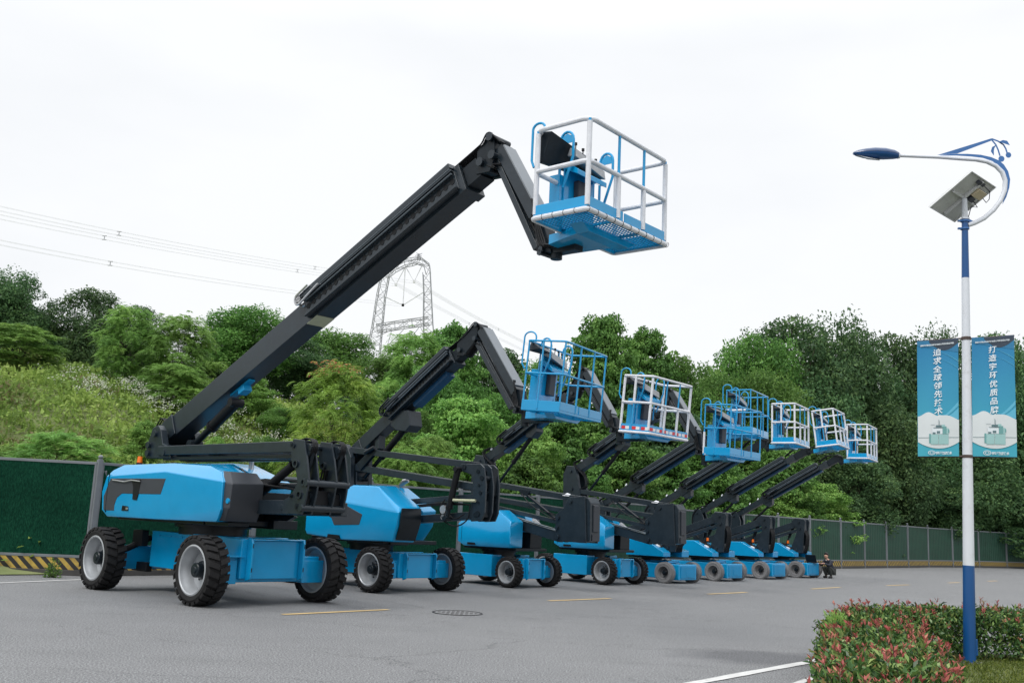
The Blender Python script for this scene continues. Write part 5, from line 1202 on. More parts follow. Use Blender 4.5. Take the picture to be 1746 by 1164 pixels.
# ================================================================== HEDGE AND LAWN
HP = [(2.12, 6.0), (2.60, 7.0), (3.15, 8.3), (3.57, 9.5), (4.03, 11.0), (4.48, 12.5), (5.15, 13.9), (6.35, 14.68), (9, 14.95), (14, 15.4)]
def hedge():
    pts = np.array(HP); seg = np.linalg.norm(np.diff(pts, axis=0), axis=1); cum = np.concatenate([[0], np.cumsum(seg)])
    def P(t):
        x = np.interp(t, cum, pts[:, 0]); y = np.interp(t, cum, pts[:, 1]); e = .3
        dx = np.interp(t + e, cum, pts[:, 0]) - np.interp(t - e, cum, pts[:, 0]); dy = np.interp(t + e, cum, pts[:, 1]) - np.interp(t - e, cum, pts[:, 1]); l = np.hypot(dx, dy)
        return x, y, -dy / l, dx / l
    g_ = np.random.default_rng(17); root = empty('hedge', (pts[6][0], pts[6][1], 0), 0, 'clipped hedge with red new leaves curving round the lamp post bed', 'hedge'); o0 = np.array([pts[6][0], pts[6][1], 0])
    W, Hh = .49, .60
    def shell(K, lo=.14):
        t = g_.random(K) * cum[-1]; f = g_.random(K); u = np.empty(K); z = np.empty(K)
        top = f < .48; u[top] = g_.uniform(-1, 1, top.sum()); z[top] = 1 - .12 * abs(u[top]) ** 3
        k = ~top; sd = np.where(g_.random(k.sum()) < .5, -1, 1); zz = g_.random(k.sum()); u[k] = sd * (1 - .22 * zz ** 4) ; z[k] = lo + (1 - lo) * zz * .96
        dep = g_.random(K) ** 1.6 * .22
        x, y, nx, ny = P(t); lump = 1 + .11 * np.sin(t * 3.1) + .09 * np.sin(t * 7.7 + 1) + .05 * np.sin(t * 17 + z * 9); hl = 1 + .07 * np.sin(t * 4.1 + u * 2) + .08 * np.sin(t * 9.0 + u * 5) + .05 * np.sin(t * 21 + u * 11)
        uu = u * (1 - dep * .6) * W * lump; zz = (z - dep * .5 * top) * Hh * hl
        c = np.stack([x + nx * uu, y + ny * uu, zz], 1) + g_.normal(size=(K, 3)) * .030; out = np.stack([nx * u, ny * u, .25 + .9 * top], 1)
        return c - o0, out, t, z
    K = 60000; c, out, t, z = shell(K); a = unit(out) * .5 + g_.normal(size=(K, 3)) * .55 + np.array([0, 0, .25]); n = unit(out) + g_.normal(size=(K, 3)) * .5 + np.array([0, 0, .5])
    put('green_foliage', leaf_mesh('green_foliage', c, a, n, .066 + .034 * g_.random(K), .031, g_.random(K) ** 1.1, 'hedge_leaf', .3), None, root)
    K = 7000; c, out, t, z = shell(K, .3); m_ = (g_.random(K) < .35 + .65 * (t < 8.5)); c, out = c[m_], out[m_]; K = len(c)
    put('bronze_foliage', leaf_mesh('bronze_foliage', c + unit(out) * .015, unit(out) * .8 + g_.normal(size=(K, 3)) * .5 + np.array([0, 0, .3]), unit(out) + g_.normal(size=(K, 3)) * .6 + np.array([0, 0, .5]), .062, .026, g_.random(K), 'hedge_mid', .3), None, root)
    # red sprigs
    C, A, Nn, S, Rn = [], [], [], [], []
    c, out, t, z = shell(1300, .35); keep = (z > .8) | (g_.random(len(c)) < .15); c = c[keep]; out = out[keep]; st = MB()
    for p, o_ in zip(c, out):
        k = g_.integers(4, 8); hh = g_.random() ** 1.7 * .17; ax_ = unit(o_ * .35 + g_.normal(size=3) * .3 + np.array([0, 0, 1.0])); tip = p + ax_ * hh; rb = g_.random() * .6
        for j in range(k):
            an = j * 2.4 + g_.random(); dirn = unit(np.array([math.cos(an), math.sin(an), 0]) * (.5 + .3 * g_.random()) + ax_ * .9); L_ = .042 + .03 * g_.random(); pos = p + ax_ * hh * (.55 + .45 * j / k)
            C.append(pos + dirn * L_ * .5); A.append(dirn); Nn.append(np.cross(dirn, np.cross(ax_, dirn)) + g_.normal(size=3) * .2); S.append(L_); Rn.append(rb + .4 * g_.random())
        if hh > .04: st.tube([tuple(p - ax_ * .03), tuple(tip)], .0025, 4)
    put('red_sprigs', leaf_mesh('red_sprigs', np.array(C), np.array(A), np.array(Nn), np.array(S), np.array(S) * .36, np.array(Rn), 'hedge_red', .2), None, root)
    for k in range(150):
        tt = g_.random() * cum[-1]; x, y, nx, ny = P(tt); u = g_.uniform(-.8, .8) * W; q = np.array([x + nx * u, y + ny * u, 0]) - o0
        for j in range(2): st.tube([tuple(q), tuple(q + np.array([g_.normal() * .04, g_.normal() * .04, .2])), tuple(q + np.array([g_.normal() * .12, g_.normal() * .12, .42]))], [.010, .007, .004], 5)
    put('stems', st, 'bark', root, kind='stuff')
    # lawn inside the bend
    b = MB(); inner = [(p[0], p[1]) for p in HP] + [(14, 6), (3.0, 6)]
    inn = []
    for tt in np.linspace(0, cum[-1], 24): x, y, nx, ny = P(tt); inn.append((x + nx * .3, y + ny * .3, .012))
    b.add(inn + [(14.2, 5.5, .012), (2.6, 5.5, .012)], [tuple(range(26))]); put('lawn', b, 'lawn', smooth=0, kind='structure')
    K = 34000; x = g_.uniform(4.0, 9.5, K); y = g_.uniform(9.0, 15.0, K)
    xc = np.interp(y, [p[1] for p in HP], [p[0] for p in HP]); yc = np.interp(x, [p[0] for p in HP], [p[1] for p in HP]); ok = (x > xc + .35) & (y < yc - .3)
    x, y = x[ok], y[ok]; K = len(x); hh = .03 + .05 * g_.random(K)
    keep = (np.sin(x * 5) * np.cos(y * 6) + g_.normal(size=K) * .7) > -.6; x, y, hh = x[keep], y[keep], hh[keep]; K = len(x)
    put('lawn_grass', leaf_mesh('lawn_grass', np.stack([x, y, .012 + hh * .4], 1), g_.normal(size=(K, 3)) * .6 + np.array([0, 0, 1]), g_.normal(size=(K, 3)), hh, .012, g_.random(K), 'grass'), None, kind='stuff', label='short yellow green grass and moss round the lamp post', cat='grass')
    # yellow green wild plant growing through the hedge
    q = gnd(1436, 1150); 
    r = empty('wild_plant', (3.80, 11.6, 0), 0, 'yellow green wild plant growing up through the near end of the hedge', 'plant')
    K = 420; ang = g_.random(K) * 6.28; rr_ = .13 * g_.random(K) ** .5; zz = .25 + .50 * g_.random(K)
    c = np.stack([rr_ * np.cos(ang), rr_ * np.sin(ang), zz], 1); put('leaves', leaf_mesh('leaves', c, np.stack([np.cos(ang) * .6, np.sin(ang) * .6, np.full(K, .9)], 1) + g_.normal(size=(K, 3)) * .3, g_.normal(size=(K, 3)), .075, .012, .7 + .3 * g_.random(K), 'leaf_light'), None, r)
    b = MB()
    for k in range(8): an = k * .8; b.tube([(0, 0, 0), (.04 * math.cos(an), .04 * math.sin(an), .35), (.10 * math.cos(an), .10 * math.sin(an), .7)], [.006, .004, .002], 5)
    put('stem', b, 'leaf_light', r)
hedge()

# ================================================================== STREET LAMP AND BANNERS
def lamp():
    YL = 13.95; base = gnd(1653.5, 1130); YL = base[1]; top = at(1645, 372, YL)
    root = empty('street_lamp', tuple(base), 0, 'tall white and blue solar street lamp standing in the hedged bed', 'street lamp'); o = base
    A = lambda u, v, dy=0.0: tuple(at(u, v, YL + dy) - o)
    def on(v): # point on the pole axis at image row v
        f = (1130 - v) / (1130 - 372.); return A(1653.5 - 8.5 * f, v)
    b = MB(); b.tube([on(1130), on(963.5)], [.083, .076], 24); lo = put('pole_base', b, 'pole_blue', root)
    b = MB(); p = on(1102); b.hull([(p[0] + dx, p[1] + dy, p[2] + dz) for dx in (.06, .098) for dy in (-.045, .045) for dz in (-.11, .11)]); put('access_hatch', b, 'pole_blue', lo, bevel=.012)
    b = MB(); p = on(1131); b.cyl((p[0], p[1], -.01), (p[0], p[1], .02), .17, 20); put('base_flange', b, 'iron', lo)
    b = MB(); b.tube([on(963.5), on(474)], [.075, .052], 24); put('pole', b, 'pole_white', root)
    b = MB(); b.tube([on(474), on(372)], [.0525, .043], 24); up_ = put('pole_top', b, 'pole_blue', root)
    b = MB()
    for v in (390, 377): p = on(v); b.cyl((p[0], p[1], p[2] - .012), (p[0], p[1], p[2] + .012), .062, 16); b.box(p[0] - .10, p[0] - .05, p[1] - .02, p[1] + .02, p[2] - .012, p[2] + .012)
    b.hull([A(1648, 372), A(1648, 384), A(1660, 377), A(1650, 372, .06), A(1650, 384, .06)]); put('arm_clamp', b, 'orn_blue', up_)
    # curved arm
    path = [(1650, 384), (1662, 380), (1678, 372), (1694, 358), (1706, 342), (1713, 325), (1714, 308), (1709, 294), (1698, 283), (1683, 276), (1664, 272.5), (1640, 271), (1600, 268), (1560, 266.5), (1534, 265.5)]
    b = MB(); b.tube([A(*q) for q in path], [.034] * 8 + [.032, .030, .028, .027, .026, .025, .025], 14); arm = put('lamp_arm', b, 'pole_white', root)
    # blue ornament plate following the arm, with the pointed sail and the two tulip stems
    outer = [(1709, 349), (1716, 336), (1721, 320), (1722.5, 306), (1719, 292), (1712, 281), (1704, 274), (1690, 268), (1672, 264), (1650, 262.5), (1622, 262.5)]
    inner = [(1597, 265.5), (1630, 265.5), (1655, 267), (1676, 269.5), (1692, 275), (1704, 284), (1712, 295), (1716.5, 308), (1716, 325), (1711, 340)]
    def plate(b, poly, th=.012, dy=0):
        n = len(poly); vs = [A(u, v, dy - th) for u, v in poly] + [A(u, v, dy + th) for u, v in poly]
        b.add(vs, [tuple(range(n)), tuple(range(2 * n - 1, n - 1, -1))] + [(i, i + n, (i + 1) % n + n, (i + 1) % n) for i in range(n)])
    b = MB(); plate(b, outer + inner); plate(b, [(1597, 265), (1689, 236.5), (1692.5, 236), (1692, 239.5), (1632, 262.2), (1622, 262.4)], dy=.001)
    def ribbon(b, pts, w, dy=.002):
        l, r = [], []
        for i, (u, v) in enumerate(pts):
            a = pts[max(0, i - 1)]; c = pts[min(len(pts) - 1, i + 1)]; du, dv = c[0] - a[0], c[1] - a[1]; q = math.hypot(du, dv); ww = w[i] if isinstance(w, list) else w
            l.append((u - dv / q * ww, v + du / q * ww)); r.append((u + dv / q * ww, v - du / q * ww))
        plate(b, l + r[::-1], dy=dy)
    ribbon(b, [(1690, 237.5), (1698, 247), (1702, 256), (1705, 266)], 1.3); ribbon(b, [(1691, 237), (1702, 241), (1711, 247), (1715, 254), (1717.5, 262)], 1.3, .03)
    ribbon(b, [(1704, 242), (1710, 241.5), (1716, 243), (1721.5, 247.5)], [.6, 2.6, 3.0, .4], .004); ribbon(b, [(1698, 248), (1693.5, 252), (1692, 258), (1694.5, 265)], [.4, 2.2, 2.6, .4], .004)
    for cu, cv, q in ((1707.5, 271, 5.2), (1719.5, 264.5, 4.8)): plate(b, [(cu + q * math.cos(t), cv + q * math.sin(t)) for t in np.linspace(0, 6.283, 17)[:-1]], dy=.005)
    put('ornament', b, 'orn_blue', arm)
    # lamp head
    ns = 12; secs = [(1534, 265.5, 5.2, 4.0), (1524, 264, 8.5, 8.5), (1508, 262.8, 10.5, 12), (1490, 262.2, 10.5, 13), (1474, 262, 8.5, 11), (1462, 261.6, 5.5, 7), (1455, 261.4, 2.0, 3)]
    def shell(lo, hi):
        b = MB(); vs = []; k = FPX / YL
        for u, v, hv, wd in secs:
            for i in range(ns + 1):
                a = lo + (hi - lo) * i / ns; c = A(u, v); vs.append((c[0], c[1] + wd * 1.15 / k * math.cos(a), c[2] + hv / k * math.sin(a) * (1.0 if math.sin(a) > 0 else .9)))
        n = ns + 1
        for i in range(len(secs) - 1):
            for j in range(ns): b.add([], []); b.f.append((i * n + j, i * n + j + 1, (i + 1) * n + j + 1, (i + 1) * n + j))
            b.f.append((i * n + ns, i * n, (i + 1) * n, (i + 1) * n + ns))
        b.v = [tuple(q) for q in vs]; b.f.append(tuple(range(n))); b.f.append(tuple(range((len(secs) - 1) * n, len(secs) * n))); return b
    hd = put('lamp_head', shell(0, math.pi), 'lamp_navy', root); 
    secs = [(u, v + .25, h_ * .97, w * .97) for u, v, h_, w in secs]
    put('head_underside', shell(math.pi, 2 * math.pi), 'pole_blue', hd)
    b = MB(); b.hull([A(u, v, dy) for u, v, dy in ((1500, 272.2, .06), (1500, 272.2, -.10), (1458, 264, 0), (1465, 265, -.07), (1465, 265, .05), (1480, 270, -.11), (1480, 270, .08), (1500, 274.2, -.05), (1480, 272.3, -.05), (1463, 266.5, -.02))]); put('lamp_glass', b, 'lens', hd, bevel=.005)
    b = MB(); b.tube([A(1534, 265.5), A(1531, 265.3)], [.045, .05], 14); put('head_collar', b, 'pole_white', hd)
    # solar panel, tilted, seen from below
    c4 = [np.array(A(1585, 354, -.10)), np.array(A(1657.5, 292, -.42)), None, np.array(A(1628, 379.5, .30))]
    e1 = c4[1] - c4[0]; e2 = c4[3] - c4[0]; nn = np.cross(e1, e2); nn /= np.linalg.norm(nn); nn = nn if nn[2] > 0 else -nn
    c4[2] = c4[1] + e2
    PP = lambda a, b_, h_: tuple(c4[0] + e1 * a + e2 * b_ + nn * h_)
    def slab(b, a0, a1, b0, b1, h0, h1): b.hull([PP(a, q, h_) for a in (a0, a1) for q in (b0, b1) for h_ in (h0, h1)])
    b = MB(); slab(b, .02, .98, .03, .97, .022, .026); pnl = put('solar_panel', b, 'panel_back', root)
    b = MB(); slab(b, .02, .98, .03, .97, .0262, .034); put('solar_cells', b, 'cells', pnl)
    b = MB(); slab(b, 0, 1, 0, .03, 0, .036); slab(b, 0, 1, .97, 1, 0, .036); slab(b, 0, .018, .031, .969, 0, .036); slab(b, .982, 1, .031, .969, 0, .036); slab(b, .05, .95, .49, .53, -.03, .02); slab(b, .48, .52, .1, .48, -.02, .02); slab(b, .48, .52, .54, .92, -.02, .02)
    for a in (.3, .62): slab(b, a, a + .004, .04, .96, .018, .0215)
    put('panel_frame', b, 'panel_frame', pnl, bevel=.002)
    b = MB(); slab(b, .62, .80, .56, .86, -.06, .018); put('battery_box', b, 'beige', pnl, bevel=.006)
    b = MB(); slab(b, .50, .60, .60, .76, -.05, .018); slab(b, .86, .94, .4, .62, -.03, .018); put('controller', b, 'panel', pnl, bevel=.006)
    b = MB(); b.tube([PP(.7, .86, -.03), PP(.66, 1.02, -.08), PP(.74, 1.04, -.06), PP(.86, .97, .0), PP(.9, .6, -.02)], .006, 6); b.tube([PP(.55, .76, -.03), PP(.5, .9, -.10), PP(.45, .7, -.12), on(392)], .006, 6); put('cable', b, 'black', pnl)
    b = MB(); q = on(372); mid = PP(.5, .5, -.03); b.tube([q, mid], [.046, .035], 12); b.box(q[0] - .05, q[0] + .05, q[1] - .05, q[1] + .05, q[2] - .02, q[2] + .0); put('panel_bracket', b, 'pole_white', pnl)
    for v, mtl in ((577.0, 0), (778, 0)):
        b = MB(); p = on(v); b.cyl((p[0], p[1], p[2] - .022), (p[0], p[1], p[2] + .022), .066 if v < 600 else .070, 18)
        l = A(1563 if v < 600 else 1566, v + (5 if v < 600 else 0), -.0); r_ = A(1729 if v < 600 else 1733, v - (5 if v < 600 else -1.2), 0)
        b.cyl(l, (p[0] - .05, p[1], p[2]), .012, 8); b.cyl((p[0] + .05, p[1], p[2]), r_, .012, 8)
        put('banner_bar', b, 'rust', root)
    return YL
YL = lamp()
def pmat(name, c, rough=.7): M[name] = paint(name, c, rough, var=.06, scale=4, dirt=(.25, .33, .36, .12)); return name

def grad_mat(name, lo, hi, z0, z1):
    mt, nt, b = new_mat(name); L = nt.links.new; tc = N(nt, 'ShaderNodeTexCoord'); sp = N(nt, 'ShaderNodeSeparateXYZ'); L(tc.outputs['Object'], sp.inputs['Vector'])
    no = N(nt, 'ShaderNodeTexNoise'); no.inputs['Scale'].default_value = 3; no.inputs['Detail'].default_value = 4; L(tc.outputs['Object'], no.inputs['Vector'])
    ad = N(nt, 'ShaderNodeMath', operation='MULTIPLY_ADD'); L(no.outputs['Fac'], ad.inputs[0]); ad.inputs[1].default_value = .35; L(sp.outputs['Z'], ad.inputs[2])
    mr = N(nt, 'ShaderNodeMapRange'); L(ad.outputs[0], mr.inputs['Value']); mr.inputs['From Min'].default_value = z0; mr.inputs['From Max'].default_value = z1
    r_ = ramp(nt, [(0, lo), (.5, tuple((a + c) / 2 for a, c in zip(lo, hi))), (1, hi)]); L(mr.outputs['Result'], r_.inputs['Fac']); L(r_.outputs['Color'], b.inputs['Base Color']); b.inputs['Roughness'].default_value = .65; b.inputs['Specular IOR Level'].default_value = .25; M[name] = mt
grad_mat('banner_blue', (.06, .36, .47), (.03, .20, .40), .3, 1.75)
pmat('banner_deep', (.025, .17, .33)); pmat('banner_dark', (.035, .05, .075)); pmat('banner_light', (.10, .40, .56)); pmat('banner_grey', (.60, .64, .66)); pmat('banner_teal', (.14, .33, .33)); pmat('banner_teal_light', (.30, .50, .50)); pmat('banner_ink', (.10, .17, .19)); pmat('banner_white', (.66, .72, .76))
def banner(corners, text, label):
    c = [at(u, v, YL - .02 + dy) for (u, v), dy in zip(corners, (0, 0, 0, 0))]     # TL TR BR BL
    o = c[3]; root = empty('banner', tuple(o), 0, label, 'banner', 'banners on the lamp post')
    def Q(u, v, h=0.0):   # u right, v up; a slight belly in the cloth
        p = (c[3] * (1 - u) + c[2] * u) * (1 - v) + (c[0] * (1 - u) + c[1] * u) * v - o
        bel = .018 * math.sin(math.pi * u) * math.sin(math.pi * v * 1.5 + .4); return (p[0], p[1] - h - bel, p[2])
    def sheet(name, mat, h0, th, fn_lo, fn_hi, u0=0., u1=1., n=24, nv=14, parent=root):
        b = MB(); vs = []
        for s_ in (h0 + th, h0):
            for i in range(n + 1):
                u = u0 + (u1 - u0) * i / n; a, e = fn_lo(u), fn_hi(u)
                for j in range(nv + 1): vs.append(Q(u, a + (e - a) * j / nv, s_))
        m_ = (n + 1) * (nv + 1); fs = []; ix = lambda s_, i, j: s_ * m_ + i * (nv + 1) + j
        for i in range(n):
            for j in range(nv): fs.append((ix(0, i, j), ix(0, i + 1, j), ix(0, i + 1, j + 1), ix(0, i, j + 1))); fs.append((ix(1, i, j), ix(1, i, j + 1), ix(1, i + 1, j + 1), ix(1, i + 1, j)))
            fs += [(ix(0, i, 0), ix(1, i, 0), ix(1, i + 1, 0), ix(0, i + 1, 0)), (ix(0, i, nv), ix(0, i + 1, nv), ix(1, i + 1, nv), ix(1, i, nv))]
        for j in range(nv): fs += [(ix(0, 0, j), ix(0, 0, j + 1), ix(1, 0, j + 1), ix(1, 0, j)), (ix(0, n, j), ix(1, n, j), ix(1, n, j + 1), ix(0, n, j + 1))]
        b.add(vs, fs); return put(name, b, mat, parent, smooth=60)
    sheet('cloth', 'banner_blue', 0, .004, lambda u: 0, lambda u: 1)
    t = .0012; k = .006
    sheet('printed_band', 'banner_deep', k, t, lambda u: .955 - .07 * u, lambda u: 1.0 - .001)
    sheet('printed_band', 'banner_dark', k + .002, t, lambda u: .995 - .075 * math.sin(math.pi * min(1, (u - .3) / .75)) - .012, lambda u: .998, .3, 1.)
    for s0, w in ((.0, .010), (.06, .006)):
        sheet('printed_streak', 'banner_light', k + .004, t, lambda u: .90 - s0 - .10 * ((u - .45) / .55) ** 1.6 if u > .45 else .90 - s0, lambda u: (.90 - s0 - .10 * ((u - .45) / .55) ** 1.6 if u > .45 else .90 - s0) + w * (u - .44), .46, .995, nv=2)
    sheet('printed_streak', 'banner_light', k, t, lambda u: .32 + .11 * ((u - .55) / .45) ** 1.5, lambda u: .33 + .135 * ((u - .55) / .45) ** 1.3, .56, .995, nv=3)
    sheet('printed_streak', 'banner_light', k + .002, t, lambda u: .30 + .03 * (u - .6), lambda u: .32 + .09 * ((u - .6) / .4) ** 1.5, .61, .995, nv=3)
    topw = lambda u: .345 - .018 * math.cos((u - .5) * 12.57) * (1 if u < .5 else .4) - (.045 * ((u - .5) / .5) if u > .5 else 0) + .012
    sheet('printed_field', 'banner_grey', k + .004, t, lambda u: .065 + .055 * ((u - .5) * 2) ** 2, topw)
    sheet('printed_rule', 'banner_ink', k + .006, t, lambda u: .155, lambda u: .159, .01, .99, nv=1)
    def patch(name, mat, u0, u1, v0, v1, h=.008, sl=0.): sheet(name, mat, k + h, t, lambda u: v0 + sl * (u - u0), lambda u: v1 + sl * (u - u0), u0, u1, 4, 2)
    # the printed picture of a machine tool
    patch('printed_machine', 'banner_teal', .26, .30, .11, .19); patch('printed_machine', 'banner_teal_light', .30, .48, .10, .185, .010); patch('printed_machine', 'banner_teal_light', .49, .73, .10, .185, .010)
    patch('printed_machine', 'banner_white', .33, .62, .187, .235, .010); patch('printed_machine', 'banner_ink', .34, .41, .188, .202, .012); patch('printed_machine', 'banner_ink', .44, .52, .192, .212, .012)
    patch('printed_machine', 'banner_teal', .58, .68, .187, .25, .012); patch('printed_machine', 'banner_teal_light', .68, .73, .187, .235, .012); patch('printed_machine', 'banner_ink', .36, .60, .236, .241, .012)
    patch('printed_machine', 'banner_ink', .42, .56, .245, .262, .010); patch('printed_machine', 'banner_teal_light', .56, .64, .245, .266, .010); patch('printed_machine', 'banner_ink', .30, .40, .266, .268, .010); patch('printed_machine', 'banner_ink', .490, .497, .266, .31, .010); patch('printed_machine', 'banner_ink', .505, .510, .262, .30, .010)
    patch('printed_machine', 'banner_teal', .72, .745, .20, .226, .014)
    # lettering
    def glyphs(chars, place, mat, name, off=.0):
        b = MB(); dg = None
        for ch, (u, v, s_, asp, sh) in zip(chars, place):
            cu = bpy.data.curves.new('lettering', 'FONT'); cu.body = ch; cu.size = 1; cu.align_x = 'CENTER'; cu.align_y = 'CENTER'; cu.offset = off; cu.resolution_u = 3
            ob = bpy.data.objects.new('lettering', cu); col.objects.link(ob); bpy.context.view_layer.update()
            me = ob.evaluated_get(bpy.context.evaluated_depsgraph_get()).to_mesh()
            if len(me.vertices):
                xs = [q.co.x for q in me.vertices]; ys = [q.co.y for q in me.vertices]; cx, cy = (max(xs) + min(xs)) / 2, (max(ys) + min(ys)) / 2
                k0 = s_ / .92
                ww = np.linalg.norm(c[2] - c[3]); hh = np.linalg.norm(c[0] - c[3])
                b.add([Q(u + ((q.co.x - cx) * k0 * asp + (q.co.y - cy) * k0 * sh) / ww, v + ((q.co.y - cy) * k0 + (q.co.x - cx) * k0 * .08) / hh, k + .0105) for q in me.vertices], [tuple(p.vertices) for p in me.polygons])
            ob.evaluated_get(bpy.context.evaluated_depsgraph_get()).to_mesh_clear(); bpy.data.objects.remove(ob); bpy.data.curves.remove(cu)
        if b.v:
            # give the letters a hair of thickness
            o_ = put(name, b, mat, root, smooth=0); so = o_.modifiers.new('solid', 'SOLIDIFY'); so.thickness = .0015; return o_
    n = len(text)
    glyphs(text, [(.49, .892 - i * .0725, .098, 1.12, .10) for i in range(n)], 'banner_white', 'main_lettering', .016)
    line = '湖南宇环数控机床股份有限公司欢迎您的光临'
    glyphs(line, [(.09 + .041 * i, .955 + .012 * i / 20, .024, 1.0, 0) for i in range(len(line))], 'banner_white', 'small_lettering', .02)
    glyphs('宇环数控技术', [(.45 + .066 * i, .027, .040, 1.0, 0) for i in range(6)], 'banner_white', 'small_lettering', .03)
    # round emblem
    b = MB(); 
    for ra, rb in ((.088, .072), (.05, .036)):
        ww = np.linalg.norm(c[2] - c[3]); hh = np.linalg.norm(c[0] - c[3]); nn = 24; vs = []
        for i in range(nn):
            a = 6.2832 * i / nn
            for q in (ra, rb): vs.append(Q(.32 + q * math.cos(a), .030 + q * .62 * math.sin(a) * ww / hh, k + .0105))
        b.add(vs, [(2 * i, 2 * i + 1, 2 * ((i + 1) % nn) + 1, 2 * ((i + 1) % nn)) for i in range(nn)])
    e_ = put('emblem', b, 'banner_white', root, smooth=0); so = e_.modifiers.new('solid', 'SOLIDIFY'); so.thickness = .0015
banner([(1563.5, 581.5), (1633.5, 577.5), (1635, 777.5), (1565, 777.5)], '追求全球领先技术', 'left blue banner on the lamp post, lettered 追求全球领先技术')
banner([(1656.5, 575.5), (1728.5, 572), (1734, 779), (1657.5, 777.5)], '打造宇环优质品牌', 'right blue banner on the lamp post, lettered 打造宇环优质品牌')

# ================================================================== PYLON AND CABLES
def pylon():
    Yp = 170.; o = at(690, 640, Yp); bz = 0.0
    root = empty('electricity_pylon', (o[0], o[1], bz), 0, 'tall steel lattice pylon rising behind the trees', 'pylon'); O = np.array([o[0], o[1], bz])
    A = lambda u, v, dy=0.: at(u, v, Yp + dy) - O
    r = .075
    def lattice(pts, wd, dep, step, name):
        """square lattice mast along pts [(u,v,half width px)]"""
        b = MB(); P = []
        for u, v, hw in pts: P.append((np.array(A(u, v)), hw * Yp / FPX))
        ring = []
        for i in range(len(P) - 1):
            (p, h0), (q, h1) = P[i], P[i + 1]; L_ = np.linalg.norm(q - p); n = max(1, int(L_ / step))
            t = (q - p) / L_; s_ = np.cross(t, np.array([0, 1., 0])); s_ /= np.linalg.norm(s_)
            for k in range(n + (i == len(P) - 2)):
                f = k / n; c = p + (q - p) * f; h = h0 + (h1 - h0) * f; d = dep(c[2])
                ring.append([c + s_ * h * a + np.array([0, d * e, 0]) for a, e in ((-1, -1), (1, -1), (1, 1), (-1, 1))])
        for k in range(len(ring) - 1):
            for j in range(4):
                j2 = (j + 1) % 4; b.bar(ring[k][j], ring[k + 1][j], r * 1.7, r * 1.7)
                b.bar(*( (ring[k][j], ring[k + 1][j2]) if (k + j) % 2 else (ring[k][j2], ring[k + 1][j]) ), r, r)
                b.bar(ring[k][j], ring[k][j2], r * .8, r * .8)
        put(name, b, 'pylon', root, smooth=0)
    lattice([(617, 700, 20), (637, 600, 11), (643, 560, 8.5), (650, 505, 7), (657, 470, 6.5)], 1, lambda z: .9 + max(0, 25 - z) * .04, 1.25, 'leg')
    lattice([(738, 700, 16), (733, 600, 10), (730, 552, 8), (729, 500, 6.5), (727.5, 466, 6.2)], 1, lambda z: .9 + max(0, 25 - z) * .04, 1.25, 'leg')
    lattice([(657, 470, 5), (672, 458, 5), (690, 449, 5), (714, 444, 5.5), (727.5, 452, 5), (730, 466, 4)], 1, lambda z: .8, 1.1, 'top_beam')
    lattice([(643, 560, 6), (688, 553, 6), (732, 547, 6)], 1, lambda z: .9, 1.3, 'cross_beam')
    lattice([(714, 443, 3), (714, 433, .8)], 1, lambda z: .25, .5, 'peak')
    b = MB()
    for p, q in (((641, 575), (668, 562)), ((668, 562), (660, 592)), ((716, 556), (728, 580)), ((716, 556), (690, 590)), ((660, 590), (688, 562)), ((708, 436), (720, 432)), ((710, 431), (719, 437))): b = MB(); b.bar(A(*p), A(*q), r * 1.2, r * 1.2); put('brace', b, 'pylon', root, smooth=0)
    for pts in ([(662, 465), (675, 485), (690, 457)], [(693, 457), (706, 480), (720, 452)], [(691, 457), (687, 520)], [(655, 505), (687, 520), (722, 498)]):
        b = MB(); b.tube([A(*p) for p in pts], .09, 6)
        e = A(*pts[1]); b.hull([tuple(e + np.array([dx, dy, dz])) for dx in (-.2, .2) for dy in (-.2, .2) for dz in (-.2, .2)])
        put('insulator_string', b, 'wire', root)
pylon()
def cable(pts, y0, y1, x0, x1, r, label, spacers=()):
    """pts: image path; depth varies along it like a straight run from y0 (at x0) to y1 (at x1)"""
    pts = sorted(pts); xs = np.array([p[0] for p in pts], float); ys = np.array([p[1] for p in pts], float); co_ = np.polyfit(xs, ys, 2)
    X_ = np.linspace(xs[0], xs[-1], 40); dep = lambda x: 1 / np.interp(x, sorted([x0, x1]), [1 / q for _, q in sorted([(x0, y0), (x1, y1)])])
    P = [at(x, np.polyval(co_, x), dep(x)) for x in X_]; o = P[0]
    root = empty('power_line', tuple(o), 0, label, 'power line', 'power lines')
    for i, (dx, dz) in enumerate(((-.2, .2), (.2, .2), (-.2, -.2), (.2, -.2))):
        b = MB(); b.tube([tuple(p - o + np.array([dx, 0, dz])) for p in P], r, 5); put('wire', b, 'wire', root)
    b = MB()
    for x in spacers:
        c = at(x, np.polyval(co_, x), dep(x)) - o; b.box(c[0] - .22, c[0] + .22, c[1] - .03, c[1] + .03, c[2] - .23, c[2] - .17); b.box(c[0] - .22, c[0] + .22, c[1] - .03, c[1] + .03, c[2] + .17, c[2] + .23); b.box(c[0] - .03, c[0] + .03, c[1] - .03, c[1] + .03, c[2] - .1695, c[2] + .1695)
    if b.v: put('spacer', b, 'pylon', root)
cable([(-150, 322), (0, 354.5), (202, 397.5), (537, 458.5), (706, 480)], 75, 170, -150, 706, .009, 'uppermost power line sloping down from the left towards the pylon', (203, 537))
cable([(-150, 338), (0, 369.5), (178, 404.5), (507, 463.5), (675, 485)], 78, 170, -150, 675, .009, 'power line just below the uppermost one on the left', (178, 507))
cable([(-150, 382), (0, 413.5), (188, 448.5), (520, 501.5), (687, 520)], 72, 170, -150, 687, .009, 'lowest power line on the left', (188, 520))
cable([(706, 480), (736, 495.6), (815, 543), (891, 582.6), (1000, 630)], 170, 330, 706, 1000, .022, 'upper power line running down to the right of the pylon', (850,))
